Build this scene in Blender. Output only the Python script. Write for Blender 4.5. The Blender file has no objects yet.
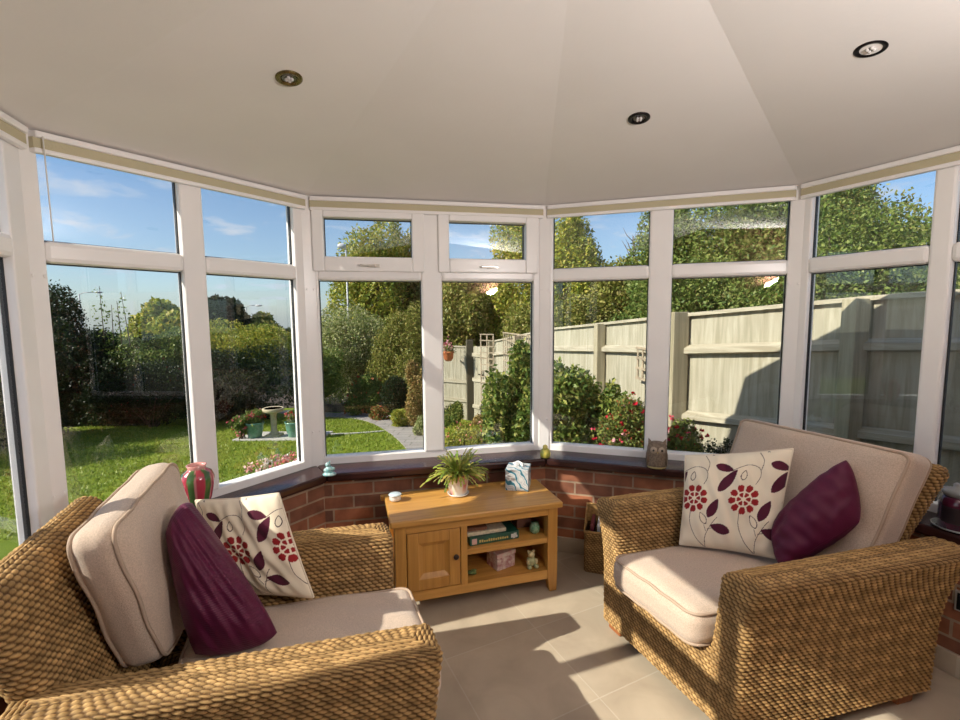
import bpy, bmesh, math, random
import numpy as np
from mathutils import Vector, Matrix, noise as mnoise
random.seed(7); rng = np.random.default_rng(11)
C = bpy.context.scene.collection
rad = math.radians
EYE = 1.47

# ------------------------------------------------------------------ camera
F_PX, PITCH, ROLL = 466.92, 0.09438, -0.00815
cam_d = bpy.data.cameras.new('camera'); cam = bpy.data.objects.new('camera', cam_d); C.objects.link(cam)
cam_d.sensor_width = 36.0; cam_d.lens = 36.0 * F_PX / 960.0; cam_d.clip_start = 0.02; cam_d.clip_end = 500
_c, _s = math.cos(ROLL), math.sin(ROLL)
_X = Vector((1, 0, 0)); _U = Vector((0, math.sin(PITCH), math.cos(PITCH))); _F = Vector((0, math.cos(PITCH), -math.sin(PITCH)))
_R = _c * _X + _s * _U; _V = -_s * _X + _c * _U
m = Matrix((_R, _V, -_F)).transposed().to_4x4(); m.translation = (0, 0, EYE)
cam.matrix_world = m
bpy.context.scene.camera = cam

def ray(u, v):
    return ((u - 480) / F_PX) * _R + ((360 - v) / F_PX) * _V + _F
def at(u, v, Y):
    r = ray(u, v); return Vector((0, 0, EYE)) + r * (Y / r.y)
def ground(x, y):
    return -0.25 - 0.085 * max(0.0, min(y, 20.0))

# ------------------------------------------------------------------ materials
MATS = {}
def new_mat(name):
    mt = bpy.data.materials.new(name); mt.use_nodes = True
    nt = mt.node_tree; b = nt.nodes['Principled BSDF']
    return mt, nt, b
def mat(name, col, rough=0.5, metal=0.0, noise=0.0, nscale=20.0, bump=0.0, bscale=80.0, coat=0.0, sheen=0.0, spec=None, stretch=None, col2=None):
    if name in MATS: return MATS[name]
    mt, nt, b = new_mat(name); N, L = nt.nodes, nt.links
    b.inputs['Base Color'].default_value = (*col, 1); b.inputs['Roughness'].default_value = rough; b.inputs['Metallic'].default_value = metal
    if coat: b.inputs['Coat Weight'].default_value = coat
    if sheen: b.inputs['Sheen Weight'].default_value = sheen
    if spec is not None: b.inputs['Specular IOR Level'].default_value = spec
    tc = N.new('ShaderNodeTexCoord'); vec = tc.outputs['Object']
    if stretch:
        mp = N.new('ShaderNodeMapping'); mp.inputs['Scale'].default_value = stretch; L.new(vec, mp.inputs['Vector']); vec = mp.outputs['Vector']
    if noise or col2:
        nz = N.new('ShaderNodeTexNoise'); nz.inputs['Scale'].default_value = nscale; nz.inputs['Detail'].default_value = 5
        L.new(vec, nz.inputs['Vector'])
        mx = N.new('ShaderNodeMix'); mx.data_type = 'RGBA'
        c2 = col2 if col2 else tuple(max(0, c * (1 - noise)) for c in col)
        c1 = col if col2 else tuple(min(1, c * (1 + noise)) for c in col)
        mx.inputs['A'].default_value = (*c1, 1); mx.inputs['B'].default_value = (*c2, 1)
        rp = N.new('ShaderNodeMapRange'); rp.inputs['From Min'].default_value = .35; rp.inputs['From Max'].default_value = .65
        L.new(nz.outputs['Fac'], rp.inputs['Value']); L.new(rp.outputs['Result'], mx.inputs['Factor']); L.new(mx.outputs['Result'], b.inputs['Base Color'])
    if bump:
        nb = N.new('ShaderNodeTexNoise'); nb.inputs['Scale'].default_value = bscale; nb.inputs['Detail'].default_value = 3; L.new(vec, nb.inputs['Vector'])
        bp = N.new('ShaderNodeBump'); bp.inputs['Strength'].default_value = bump; bp.inputs['Distance'].default_value = 0.01
        L.new(nb.outputs['Fac'], bp.inputs['Height']); L.new(bp.outputs['Normal'], b.inputs['Normal'])
    MATS[name] = mt; return mt

def mat_glass():
    mt, nt, b = new_mat('window_glass'); N, L = nt.nodes, nt.links; N.remove(b)
    out = N['Material Output']; tr = N.new('ShaderNodeBsdfTransparent'); tr.inputs['Color'].default_value = (.95, .965, .96, 1)
    gl = N.new('ShaderNodeBsdfGlossy'); gl.inputs['Roughness'].default_value = 0.0
    lw = N.new('ShaderNodeLayerWeight'); lw.inputs['Blend'].default_value = .5
    pw = N.new('ShaderNodeMath'); pw.operation = 'POWER'; pw.inputs[1].default_value = 5; L.new(lw.outputs['Facing'], pw.inputs[0])
    ma = N.new('ShaderNodeMath'); ma.operation = 'MULTIPLY_ADD'; ma.inputs[1].default_value = .9; ma.inputs[2].default_value = .05; L.new(pw.outputs[0], ma.inputs[0])
    mx = N.new('ShaderNodeMixShader'); L.new(ma.outputs[0], mx.inputs[0]); L.new(tr.outputs[0], mx.inputs[1]); L.new(gl.outputs[0], mx.inputs[2]); L.new(mx.outputs[0], out.inputs['Surface'])
    return mt
GLASS = mat_glass()

def mat_brick():
    mt, nt, b = new_mat('red_brick'); N, L = nt.nodes, nt.links
    tc = N.new('ShaderNodeTexCoord'); sp = N.new('ShaderNodeSeparateXYZ'); cb = N.new('ShaderNodeCombineXYZ')
    L.new(tc.outputs['Object'], sp.inputs[0]); L.new(sp.outputs['X'], cb.inputs['X']); L.new(sp.outputs['Z'], cb.inputs['Y'])
    br = N.new('ShaderNodeTexBrick'); br.inputs['Scale'].default_value = 1; br.inputs['Brick Width'].default_value = .225; br.inputs['Row Height'].default_value = .075
    br.inputs['Mortar Size'].default_value = .006; br.inputs['Mortar Smooth'].default_value = .2; br.inputs['Bias'].default_value = -.1
    br.inputs['Color1'].default_value = (.40, .150, .075, 1); br.inputs['Color2'].default_value = (.12, .060, .045, 1); br.inputs['Mortar'].default_value = (.40, .30, .21, 1)
    L.new(cb.outputs[0], br.inputs['Vector'])
    nz = N.new('ShaderNodeTexNoise'); nz.inputs['Scale'].default_value = 9; nz.inputs['Detail'].default_value = 6; L.new(tc.outputs['Object'], nz.inputs['Vector'])
    mx = N.new('ShaderNodeMix'); mx.data_type = 'RGBA'; mx.blend_type = 'MULTIPLY'; mx.inputs['Factor'].default_value = .8
    cr = N.new('ShaderNodeValToRGB'); cr.color_ramp.elements[0].position = .35; cr.color_ramp.elements[0].color = (.55, .5, .5, 1); cr.color_ramp.elements[1].position = .65; cr.color_ramp.elements[1].color = (1.2, 1.15, 1.1, 1)
    L.new(nz.outputs['Fac'], cr.inputs[0]); L.new(br.outputs['Color'], mx.inputs['A']); L.new(cr.outputs[0], mx.inputs['B']); L.new(mx.outputs['Result'], b.inputs['Base Color'])
    bp = N.new('ShaderNodeBump'); bp.inputs['Strength'].default_value = .6; bp.inputs['Distance'].default_value = .006; bp.invert = True
    L.new(br.outputs['Fac'], bp.inputs['Height']); L.new(bp.outputs['Normal'], b.inputs['Normal']); b.inputs['Roughness'].default_value = .8
    return mt
BRICK = mat_brick()

def mat_tile():
    mt, nt, b = new_mat('beige_floor_tile'); N, L = nt.nodes, nt.links
    tc = N.new('ShaderNodeTexCoord'); mp = N.new('ShaderNodeMapping'); mp.vector_type = 'POINT'
    mp.inputs['Rotation'].default_value = (0, 0, rad(-26)); mp.inputs['Location'].default_value = (-.680 + .455 * 6, -1.757 + .455 * 9, 0)
    L.new(tc.outputs['Object'], mp.inputs['Vector'])
    br = N.new('ShaderNodeTexBrick'); br.offset = 0; br.inputs['Scale'].default_value = 1; br.inputs['Brick Width'].default_value = .455; br.inputs['Row Height'].default_value = .455
    br.inputs['Mortar Size'].default_value = .0028; br.inputs['Mortar Smooth'].default_value = .1
    br.inputs['Color1'].default_value = (.50, .42, .32, 1); br.inputs['Color2'].default_value = (.46, .385, .295, 1); br.inputs['Mortar'].default_value = (.54, .475, .38, 1)
    L.new(mp.outputs[0], br.inputs['Vector'])
    nz = N.new('ShaderNodeTexNoise'); nz.inputs['Scale'].default_value = 5; nz.inputs['Detail'].default_value = 8; nz.inputs['Distortion'].default_value = .6; L.new(tc.outputs['Object'], nz.inputs['Vector'])
    cr = N.new('ShaderNodeValToRGB'); cr.color_ramp.elements[0].position = .3; cr.color_ramp.elements[0].color = (.84, .82, .8, 1); cr.color_ramp.elements[1].position = .7; cr.color_ramp.elements[1].color = (1.08, 1.08, 1.06, 1)
    L.new(nz.outputs['Fac'], cr.inputs[0])
    mx = N.new('ShaderNodeMix'); mx.data_type = 'RGBA'; mx.blend_type = 'MULTIPLY'; mx.inputs['Factor'].default_value = 1
    L.new(br.outputs['Color'], mx.inputs['A']); L.new(cr.outputs[0], mx.inputs['B']); L.new(mx.outputs['Result'], b.inputs['Base Color'])
    b.inputs['Roughness'].default_value = .42; b.inputs['Specular IOR Level'].default_value = .35
    bp = N.new('ShaderNodeBump'); bp.inputs['Strength'].default_value = .3; bp.inputs['Distance'].default_value = .003; bp.invert = True
    L.new(br.outputs['Fac'], bp.inputs['Height']); L.new(bp.outputs['Normal'], b.inputs['Normal'])
    return mt
TILE = mat_tile()

def mat_attr(name, rough=.6, transl=0.0, bump=0.0, bscale=300., sheen=0., spec=.4, coat=0.):
    """base colour from the mesh colour attribute 'col' (leaf kinds, printed patterns)"""
    mt, nt, b = new_mat(name); N, L = nt.nodes, nt.links
    ca = N.new('ShaderNodeVertexColor'); ca.layer_name = 'col'; L.new(ca.outputs['Color'], b.inputs['Base Color'])
    b.inputs['Roughness'].default_value = rough; b.inputs['Specular IOR Level'].default_value = spec; b.inputs['Sheen Weight'].default_value = sheen; b.inputs['Coat Weight'].default_value = coat
    if bump:
        tc = N.new('ShaderNodeTexCoord'); nb = N.new('ShaderNodeTexNoise'); nb.inputs['Scale'].default_value = bscale; L.new(tc.outputs['Object'], nb.inputs['Vector'])
        bp = N.new('ShaderNodeBump'); bp.inputs['Strength'].default_value = bump; bp.inputs['Distance'].default_value = .003; L.new(nb.outputs['Fac'], bp.inputs['Height']); L.new(bp.outputs['Normal'], b.inputs['Normal'])
    if transl:
        t = N.new('ShaderNodeBsdfTranslucent'); L.new(ca.outputs['Color'], t.inputs['Color']); mx = N.new('ShaderNodeMixShader'); mx.inputs[0].default_value = transl
        L.new(b.outputs[0], mx.inputs[1]); L.new(t.outputs[0], mx.inputs[2]); L.new(mx.outputs[0], N['Material Output'].inputs['Surface'])
    return mt
LEAF = mat_attr('leaf', .5, .3, spec=.3)
PRINT = mat_attr('printed_cotton', .85, bump=.25, bscale=500, sheen=.1, spec=.2)
GLAZE = mat_attr('painted_glaze', .15, spec=.6, coat=.4)

def mat_wood(name, c1, c2, rough, scale=(1.2, 22, 22), coat=0.0):
    mt, nt, b = new_mat(name); N, L = nt.nodes, nt.links
    tc = N.new('ShaderNodeTexCoord'); mp = N.new('ShaderNodeMapping'); mp.inputs['Scale'].default_value = scale; L.new(tc.outputs['Object'], mp.inputs[0])
    nz = N.new('ShaderNodeTexNoise'); nz.inputs['Scale'].default_value = 2.2; nz.inputs['Detail'].default_value = 7; nz.inputs['Distortion'].default_value = .8; L.new(mp.outputs[0], nz.inputs[0])
    cr = N.new('ShaderNodeValToRGB'); cr.color_ramp.elements[0].position = .32; cr.color_ramp.elements[0].color = (*c2, 1); cr.color_ramp.elements[1].position = .68; cr.color_ramp.elements[1].color = (*c1, 1)
    L.new(nz.outputs['Fac'], cr.inputs[0]); L.new(cr.outputs[0], b.inputs['Base Color']); b.inputs['Roughness'].default_value = rough; b.inputs['Coat Weight'].default_value = coat
    bp = N.new('ShaderNodeBump'); bp.inputs['Strength'].default_value = .12; bp.inputs['Distance'].default_value = .004; L.new(nz.outputs['Fac'], bp.inputs['Height']); L.new(bp.outputs['Normal'], b.inputs['Normal'])
    return mt
OAK = mat_wood('honey_oak', (.62, .325, .078), (.47, .225, .048), .36)
OAK_UP = mat_wood('honey_oak_upright', (.60, .31, .072), (.46, .215, .046), .38, (22, 22, 1.2))
MAHOG = mat_wood('dark_mahogany', (.050, .017, .015), (.030, .011, .010), .27, (1.5, 30, 30), .0)
FENCE = mat_wood('weathered_softwood', (.47, .435, .335), (.30, .275, .19), .85, (11, 11, .9))
UPVC = mat('white_upvc', (.89, .86, .845), .28, noise=.02, nscale=4)
CEIL = mat('ceiling_plaster', (.86, .815, .79), .9, noise=.02, nscale=2, bump=.05, bscale=60)
PLASTER = mat('wall_plaster', (.74, .66, .56), .9)
def mat_seagrass():
    mt, nt, b = new_mat('woven_seagrass'); N, L = nt.nodes, nt.links
    ca = N.new('ShaderNodeVertexColor'); ca.layer_name = 'col'
    tc = N.new('ShaderNodeTexCoord'); n2 = N.new('ShaderNodeTexNoise'); n2.inputs['Scale'].default_value = 24; n2.inputs['Detail'].default_value = 6; L.new(tc.outputs['Object'], n2.inputs[0])
    cr = N.new('ShaderNodeValToRGB'); e = cr.color_ramp.elements; e[0].position = .3; e[0].color = (.72, .68, .60, 1); e[1].position = .7; e[1].color = (1.2, 1.18, 1.12, 1); L.new(n2.outputs['Fac'], cr.inputs[0])
    mx = N.new('ShaderNodeMix'); mx.data_type = 'RGBA'; mx.blend_type = 'MULTIPLY'; mx.inputs['Factor'].default_value = 1; L.new(ca.outputs['Color'], mx.inputs['A']); L.new(cr.outputs[0], mx.inputs['B'])
    L.new(mx.outputs['Result'], b.inputs['Base Color']); b.inputs['Roughness'].default_value = .7; b.inputs['Specular IOR Level'].default_value = .25
    return mt
SEAGRASS = mat_seagrass()
FABRIC = mat('beige_chenille', (.56, .435, .34), .95, noise=.13, nscale=260, bump=.35, bscale=420, sheen=.25, spec=.15)
PIPING = mat('beige_piping', (.46, .345, .26), .95, bump=.3, bscale=500, spec=.15)
def mat_satin():
    mt, nt, b = new_mat('plum_satin'); N, L = nt.nodes, nt.links
    b.inputs['Base Color'].default_value = (.092, .008, .034, 1); b.inputs['Roughness'].default_value = .46; b.inputs['Specular IOR Level'].default_value = .28; b.inputs['Sheen Weight'].default_value = .04; b.inputs['Sheen Tint'].default_value = (.9, .3, .5, 1); b.inputs['Anisotropic'].default_value = .6
    uv = N.new('ShaderNodeUVMap'); uv.uv_map = 'UVMap'; wv = N.new('ShaderNodeTexWave'); wv.bands_direction = 'Y'; wv.inputs['Scale'].default_value = 22; wv.inputs['Distortion'].default_value = .6; L.new(uv.outputs[0], wv.inputs[0])
    bp = N.new('ShaderNodeBump'); bp.inputs['Strength'].default_value = .25; bp.inputs['Distance'].default_value = .003; L.new(wv.outputs['Fac'], bp.inputs['Height']); L.new(bp.outputs['Normal'], b.inputs['Normal'])
    return mt
SATIN = mat_satin()
CHROME = mat('brushed_steel', (.55, .53, .50), .25, 1.0)
DARKMETAL = mat('dark_bronze', (.06, .045, .04), .4, .8)
WHITEPLASTIC = mat('white_plastic', (.8, .78, .74), .35)
BLINDCLOTH = mat('cream_blind_fabric', (.53, .47, .315), .9, bump=.2, bscale=200)
TERRACOTTA = mat('terracotta', (.55, .17, .06), .8, noise=.15)
BLACKRUBBER = mat('black_gasket', (.012, .012, .014), .5)

# ------------------------------------------------------------------ mesh helpers
class MB:
    def __init__(s): s.v = []; s.f = []
    def add(s, vs, fs):
        o = len(s.v); s.v += [tuple(p) for p in vs]; s.f += [tuple(i + o for i in q) for q in fs]; return s
    def box(s, x0, x1, y0, y1, z0, z1, M=None):
        vs = [(x, y, z) for z in (z0, z1) for y in (y0, y1) for x in (x0, x1)]
        if M is not None: vs = [M @ Vector(p) for p in vs]
        return s.add(vs, [(0, 2, 3, 1), (4, 5, 7, 6), (0, 1, 5, 4), (2, 6, 7, 3), (0, 4, 6, 2), (1, 3, 7, 5)])
    def prism(s, poly, z0, z1):
        n = len(poly); vs = [(x, y, z0) for x, y in poly] + [(x, y, z1) for x, y in poly]
        a = sum(poly[i][0] * poly[(i + 1) % n][1] - poly[(i + 1) % n][0] * poly[i][1] for i in range(n))
        fs = [tuple(range(n))[::-1], tuple(range(n, 2 * n))] + [(i, (i + 1) % n, n + (i + 1) % n, n + i) for i in range(n)]
        if a < 0: fs = [f[::-1] for f in fs]
        return s.add(vs, fs)
    def lathe(s, prof, n=32, c=(0, 0, 0), sx=1, sy=1):
        vs = []; fs = []
        for r, z in prof:
            for k in range(n):
                t = 2 * math.pi * k / n; vs.append((c[0] + r * sx * math.cos(t), c[1] + r * sy * math.sin(t), c[2] + z))
        for i in range(len(prof) - 1):
            for k in range(n):
                k2 = (k + 1) % n; fs.append((i * n + k, i * n + k2, (i + 1) * n + k2, (i + 1) * n + k))
        if prof[0][0] > 1e-6: fs.append(tuple(range(n))[::-1])
        if prof[-1][0] > 1e-6: fs.append(tuple(range((len(prof) - 1) * n, len(prof) * n)))
        return s.add(vs, fs)
    def sphere(s, c, r, n=16, m=10, sq=(1, 1, 1)):
        prof = [(max(1e-5, math.sin(math.pi * i / m)), -math.cos(math.pi * i / m)) for i in range(m + 1)]
        vs = []; fs = []
        for a, z in prof:
            for k in range(n):
                t = 2 * math.pi * k / n; vs.append((c[0] + r * sq[0] * a * math.cos(t), c[1] + r * sq[1] * a * math.sin(t), c[2] + r * sq[2] * z))
        for i in range(m):
            for k in range(n):
                k2 = (k + 1) % n; fs.append((i * n + k, i * n + k2, (i + 1) * n + k2, (i + 1) * n + k))
        return s.add(vs, fs)
    def tube(s, pts, r, n=8, closed=False):
        pts = [Vector(p) for p in pts]; N = len(pts); rs = r if isinstance(r, (list, tuple)) else [r] * N
        vs = []; fs = []; prev = None
        for i, p in enumerate(pts):
            if closed: d = pts[(i + 1) % N] - pts[i - 1]
            else: d = pts[min(i + 1, N - 1)] - pts[max(i - 1, 0)]
            if d.length < 1e-9: d = Vector((0, 0, 1))
            d.normalize()
            if prev is None: a = d.orthogonal().normalized()
            else:
                a = prev - d * prev.dot(d)
                a = a.normalized() if a.length > 1e-6 else d.orthogonal().normalized()
            prev = a; b = d.cross(a)
            for k in range(n):
                t = 2 * math.pi * k / n; vs.append(p + (a * math.cos(t) + b * math.sin(t)) * rs[i])
        R = N if closed else N - 1
        for i in range(R):
            j = (i + 1) % N
            for k in range(n):
                k2 = (k + 1) % n; fs.append((i * n + k, i * n + k2, j * n + k2, j * n + k))
        if not closed: fs += [tuple(range(n))[::-1], tuple(range((N - 1) * n, N * n))]
        return s.add(vs, fs)
    def build(s, name, m, parent=None, bevel=0, smooth=False, seg=2):
        me = bpy.data.meshes.new(name); me.from_pydata([tuple(p) for p in s.v], [], s.f); me.update()
        return link(name, me, m, parent, bevel, smooth, seg)
def link(name, me, m, parent=None, bevel=0, smooth=False, seg=2):
    for q in (m if isinstance(m, (list, tuple)) else [m]): me.materials.append(q)
    o = bpy.data.objects.new(name, me); C.objects.link(o)
    if parent is not None: o.parent = parent
    if smooth: me.polygons.foreach_set('use_smooth', [True] * len(me.polygons))
    if bevel:
        b = o.modifiers.new('bevel', 'BEVEL'); b.width = bevel; b.segments = seg; b.limit_method = 'ANGLE'; b.angle_limit = rad(40)
    return o
def np_mesh(name, V, Fq, m, parent=None, smooth=True, col=None, uv=None):
    me = bpy.data.meshes.new(name); V = np.asarray(V, np.float32); Fq = np.asarray(Fq, np.int32); k = Fq.shape[1]
    me.vertices.add(len(V)); me.vertices.foreach_set('co', V.ravel()); me.loops.add(Fq.size); me.loops.foreach_set('vertex_index', Fq.ravel())
    me.polygons.add(len(Fq)); me.polygons.foreach_set('loop_start', np.arange(0, Fq.size, k, dtype=np.int32))
    me.update(calc_edges=True); me.validate()
    if smooth: me.polygons.foreach_set('use_smooth', np.ones(len(me.polygons), bool))
    if col is not None:
        a = me.color_attributes.new('col', 'FLOAT_COLOR', 'POINT'); c4 = np.ones((len(V), 4), np.float32); c4[:, :3] = col; a.data.foreach_set('color', c4.ravel())
    if uv is not None:
        l = me.uv_layers.new(name='UVMap'); l.data.foreach_set('uv', np.asarray(uv, np.float32)[Fq.ravel()].ravel())
    return link(name, me, m, parent)
def empty(name, loc, rz=0.0):
    o = bpy.data.objects.new(name, None); C.objects.link(o); o.location = loc; o.rotation_euler = (0, 0, rz); o.empty_display_size = .1; return o
def tag(o, label, cat, group=None, kind=None):
    o['label'] = label; o['category'] = cat
    if group: o['group'] = group
    if kind: o['kind'] = kind
    return o
def struct(o, label=None):
    o['kind'] = 'structure'
    if label: o['label'] = label
    return o
def copy_tree(o, parent=None):
    c = o.copy(); C.objects.link(c)
    if parent is not None: c.parent = parent
    for ch in list(o.children): copy_tree(ch, c)
    return c

# ------------------------------------------------------------------ room plan (glass planes: normal angle, distance)
PL = [(197.524, 1.0552), (146.051, 2.3315), (101.607, 2.8540), (71.881, 2.9771), (25.0, 2.6456)]
ZC = 2.139; ZBL = 2.067; ZT1 = 1.758; ZT0 = 1.678; ZB = 0.637; ZSILL = 0.603
def nrm(i): a = rad(PL[i][0]); return np.array([math.cos(a), math.sin(a)])
def rgt(i): a = rad(PL[i][0]); return np.array([math.sin(a), -math.cos(a)])
def corner(i, off):   # corner between facet i-1 and i (1..4), offset outward
    A = np.array([nrm(i - 1), nrm(i)]); return np.linalg.solve(A, [PL[i - 1][1] + off, PL[i][1] + off])
ENDL = corner(1, 0) - 2.74 * rgt(0); ENDR = corner(4, 0) + 2.32 * rgt(4)
def off_pt(i, off):
    if i == 0: return ENDL + nrm(0) * off
    if i == 5: return ENDR + nrm(4) * off
    return corner(i, off)
ORG = [off_pt(i, 0) for i in range(5)]
def loc2(i, p): d = np.array(p) - ORG[i]; return (float(d @ rgt(i)), float(d @ nrm(i)))
def facet_poly(i, o0, o1): return [loc2(i, off_pt(i, o0)), loc2(i, off_pt(i + 1, o0)), loc2(i, off_pt(i + 1, o1)), loc2(i, off_pt(i, o1))]
LEN = [float(np.linalg.norm(off_pt(i + 1, 0) - off_pt(i, 0))) for i in range(5)]
def place(o, i): o.location = (ORG[i][0], ORG[i][1], 0); o.rotation_euler = (0, 0, rad(PL[i][0] - 90)); return o
SIDE = ['left', 'front_left', 'front', 'front_right', 'right']

# floor slab
fl = [tuple(off_pt(i, .05)) for i in range(6)]
struct(MB().prism(fl, -.06, 0).build('floor', TILE))

for i in range(5):
    w = MB().prism(facet_poly(i, -.16, .10), -1.0 if i else -.9, .575).build('wall_' + SIDE[i], BRICK); place(w, i); struct(w)
    s = MB().prism(facet_poly(i, -.225, -.02), .557, ZSILL).build('trim_%d' % (i + 1), MAHOG, bevel=.012, seg=3); place(s, i); struct(s)
    # tiled skirting
    b = MB().prism(facet_poly(i, -.175, -.16), 0, .095).build('baseboard_' + SIDE[i], TILE, bevel=.003); place(b, i); struct(b)

# panes measured on each facet: (x0, x1) along the facet
def span(i, p, q):   # sight-line edges: the jamb's room-side arris hides the glass on one side of each light
    p = np.array(p); q = np.array(q); k = (PL[i][1] - .030) / PL[i][1]
    return (loc2(i, p * (k if p @ rgt(i) > 0 else 1))[0], loc2(i, q * (k if q @ rgt(i) < 0 else 1))[0])
L0 = LEN[0]
PANES = [
    [(L0 - .56 - .50 * k, L0 - .13 - .50 * k) for k in range(5)][::-1],
    [span(1, (-1.618, 1.772), (-1.361, 2.153)), span(1, (-1.297, 2.248), (-1.041, 2.629))],
    [span(2, (-.925, 2.724), (-.353, 2.841)), span(2, (-.227, 2.867), (.332, 2.982))],
    [span(3, (.468, 2.979), (1.004, 2.804)), span(3, (1.127, 2.764), (1.677, 2.584))],
    None]
a0 = span(4, (1.756, 2.494), (1.957, 2.064)); g4 = loc2(4, (1.994, 1.984))[0]
PANES[4] = [a0] + [(g4 + k * .565, g4 + .475 + k * .565) for k in range(4)]
PANES[4] = [p for p in PANES[4] if p[1] < LEN[4] - .03]; PANES[0] = [p for p in PANES[0] if p[0] > .03]

def window(i):
    w = empty('window_%d' % (i + 1), (0, 0, 0)); place(w, i); struct(w)
    P = PANES[i]; d0, d1 = -.035, .035
    fr = MB()
    fr.prism(facet_poly(i, d0, d1), ZSILL - .02, ZB + .007); fr.prism(facet_poly(i, d0, d1), ZBL + .03, ZC + .01)
    outer0, outer1 = facet_poly(i, 0, 0)[0][0], facet_poly(i, 0, 0)[1][0]
    fr.build('frame_rail', UPVC, w, bevel=.006)
    jm = MB()
    pl = facet_poly(i, d0, d1)
    jm.prism([pl[0], (P[0][0], d0), (P[0][0], d1), pl[3]], ZB - .002, ZBL + .032); jm.prism([(P[-1][1], d0), pl[1], pl[2], (P[-1][1], d1)], ZB - .002, ZBL + .032)
    jm.build('jamb', UPVC, w, bevel=.006)
    for k in range(len(P) - 1):
        MB().box(P[k][1], P[k + 1][0], d0 - .004, d1, ZB - .002, ZBL + .032).build('mullion', UPVC, w, bevel=.012)
    for k, (x0, x1) in enumerate(P):
        MB().box(x0 - .004, x1 + .004, d0 - .006, d1, ZT0, ZT1).build('transom', UPVC, w, bevel=.018)
        # glazing beads: sloped slips round each light, with the dark gasket against the glass
        up = (ZT1, ZBL + .032)
        if i == 2:
            # opening casement sash standing proud of the frame
            sx0, sx1, sz0, sz1 = x0 - .022, x1 + .022, 1.728, 2.080; px0, px1, pz0, pz1 = x0 + .040, x1 - .050, 1.812, 2.030
            if k == 1: px0, px1 = x0 + .044, x1 - .056
            sash = MB()
            for bx in ((sx0, px0, sz0, sz1), (px1, sx1, sz0, sz1), (px0, px1, sz0, pz0), (px0, px1, pz1, sz1)): sash.box(bx[0], bx[1], -.058, .03, bx[2], bx[3])
            so = sash.build('casement_sash', UPVC, w, bevel=.007)
            cx = (x0 + x1) / 2 + .02
            hm = MB(); hm.box(cx - .035, cx + .035, -.066, -.057, 1.752, 1.772); hm.box(cx - .004, cx + .012, -.085, -.06, 1.756, 1.770); hm.box(cx - .075, cx + .012, -.092, -.082, 1.756, 1.769)
            hm.build('window_handle', mat('satin_handle', (.72, .68, .63), .3, .4), so, bevel=.003)
            up = (pz0, pz1); ux = (px0, px1)
        else: ux = (x0, x1)
        for (zz0, zz1, xx0, xx1) in ((ZB, ZT0, x0, x1), (up[0], up[1], ux[0], ux[1])):
            MB().box(xx0, xx1, -.002, .002, zz0, zz1).build('glass_pane', GLASS, w)
            gk = MB(); g = .004
            for bx in ((xx0, xx0 + g, zz0, zz1), (xx1 - g, xx1, zz0, zz1), (xx0, xx1, zz0, zz0 + g), (xx0, xx1, zz1 - g, zz1)): gk.box(bx[0], bx[1], -.006, .012, bx[2], bx[3])
            gk.build('gasket', BLACKRUBBER, w)
    return w
for i in range(5): window(i)
# corner posts
for i in range(1, 5):
    p = corner(i, -.01); b = nrm(i - 1) + nrm(i); a = math.atan2(b[1], b[0]) - math.pi / 2
    cp = MB().box(-.034, .034, -.040, .06, ZSILL - .02, ZC + .01)
    for zz in (.80, 1.62): 
        for sx in (-.02, .02): cp.box(sx - .005, sx + .005, -.048, -.04, zz, zz + .014)
    o = cp.build('trim_%d' % (i + 5), UPVC, bevel=.006); o.location = (p[0], p[1], 0); o.rotation_euler = (0, 0, a); struct(o)

# ceiling: hipped plaster vault rising to a common apex
APEX = Vector((.21, .925, 2.44)); bdir = np.array([.36, -.93]); bdir /= np.linalg.norm(bdir)
mid = (off_pt(0, 0) + off_pt(5, 0)) / 2
back_n = np.array([-(ENDR - ENDL)[1], (ENDR - ENDL)[0]]); back_n /= np.linalg.norm(back_n); back_n *= np.sign(back_n @ np.array([.3, -.9]))
tb = ((ENDL - np.array(APEX.xy)) @ back_n) / (bdir @ back_n); RB = Vector((APEX.x + bdir[0] * tb, APEX.y + bdir[1] * tb, 2.44))
def vault(off, ze, dz, za):
    e = [(*off_pt(k, off), ze) for k in range(6)]; v = e + [(APEX.x, APEX.y, za), (RB.x, RB.y, za)]
    f = [(0, 1, 6, 7), (1, 2, 6), (2, 3, 6), (3, 4, 6), (4, 5, 7, 6)]
    return v, f
cv, cf = vault(-.02, ZC, 0, APEX.z)
mb = MB(); mb.add(cv, [q for q in cf]); mb.add([(x, y, z + .012) for x, y, z in cv], [q[::-1] for q in cf])
struct(mb.build('ceiling', CEIL))
v1, f1 = vault(.16, ZC + .012, 0, 2.47); v2, f2 = vault(.16, ZC + .10, 0, 2.64)
mb = MB(); mb.add(v1 + v2, f1 + [tuple(k + 8 for k in q)[::-1] for q in f2] + [(k, k + 1, k + 9, k + 8) for k in range(5)] + [(5, 7, 15, 13), (7, 0, 8, 15)])
struct(mb.build('roof', mat('roof_tile', (.12, .09, .08), .8)))
# house wall behind the room
BRICK_BACK = mat('house_brick', (.20, .085, .05), .85, noise=.3, nscale=12)
wb = MB(); n3 = Vector((back_n[0], back_n[1], 0)) * .25
E0, E5 = off_pt(0, .5), off_pt(5, .5)
vv = [Vector((*E0, -1.0)), Vector((*E5, -1.0)), Vector((*E5, 2.9)), Vector((*E0, 2.9))]
wb.add([tuple(p) for p in vv] + [tuple(p + n3) for p in vv], [(0, 1, 2, 3), (7, 6, 5, 4), (0, 4, 5, 1), (1, 5, 6, 2), (2, 6, 7, 3), (3, 7, 4, 0)])
struct(wb.build('wall_back', BRICK_BACK))

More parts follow.
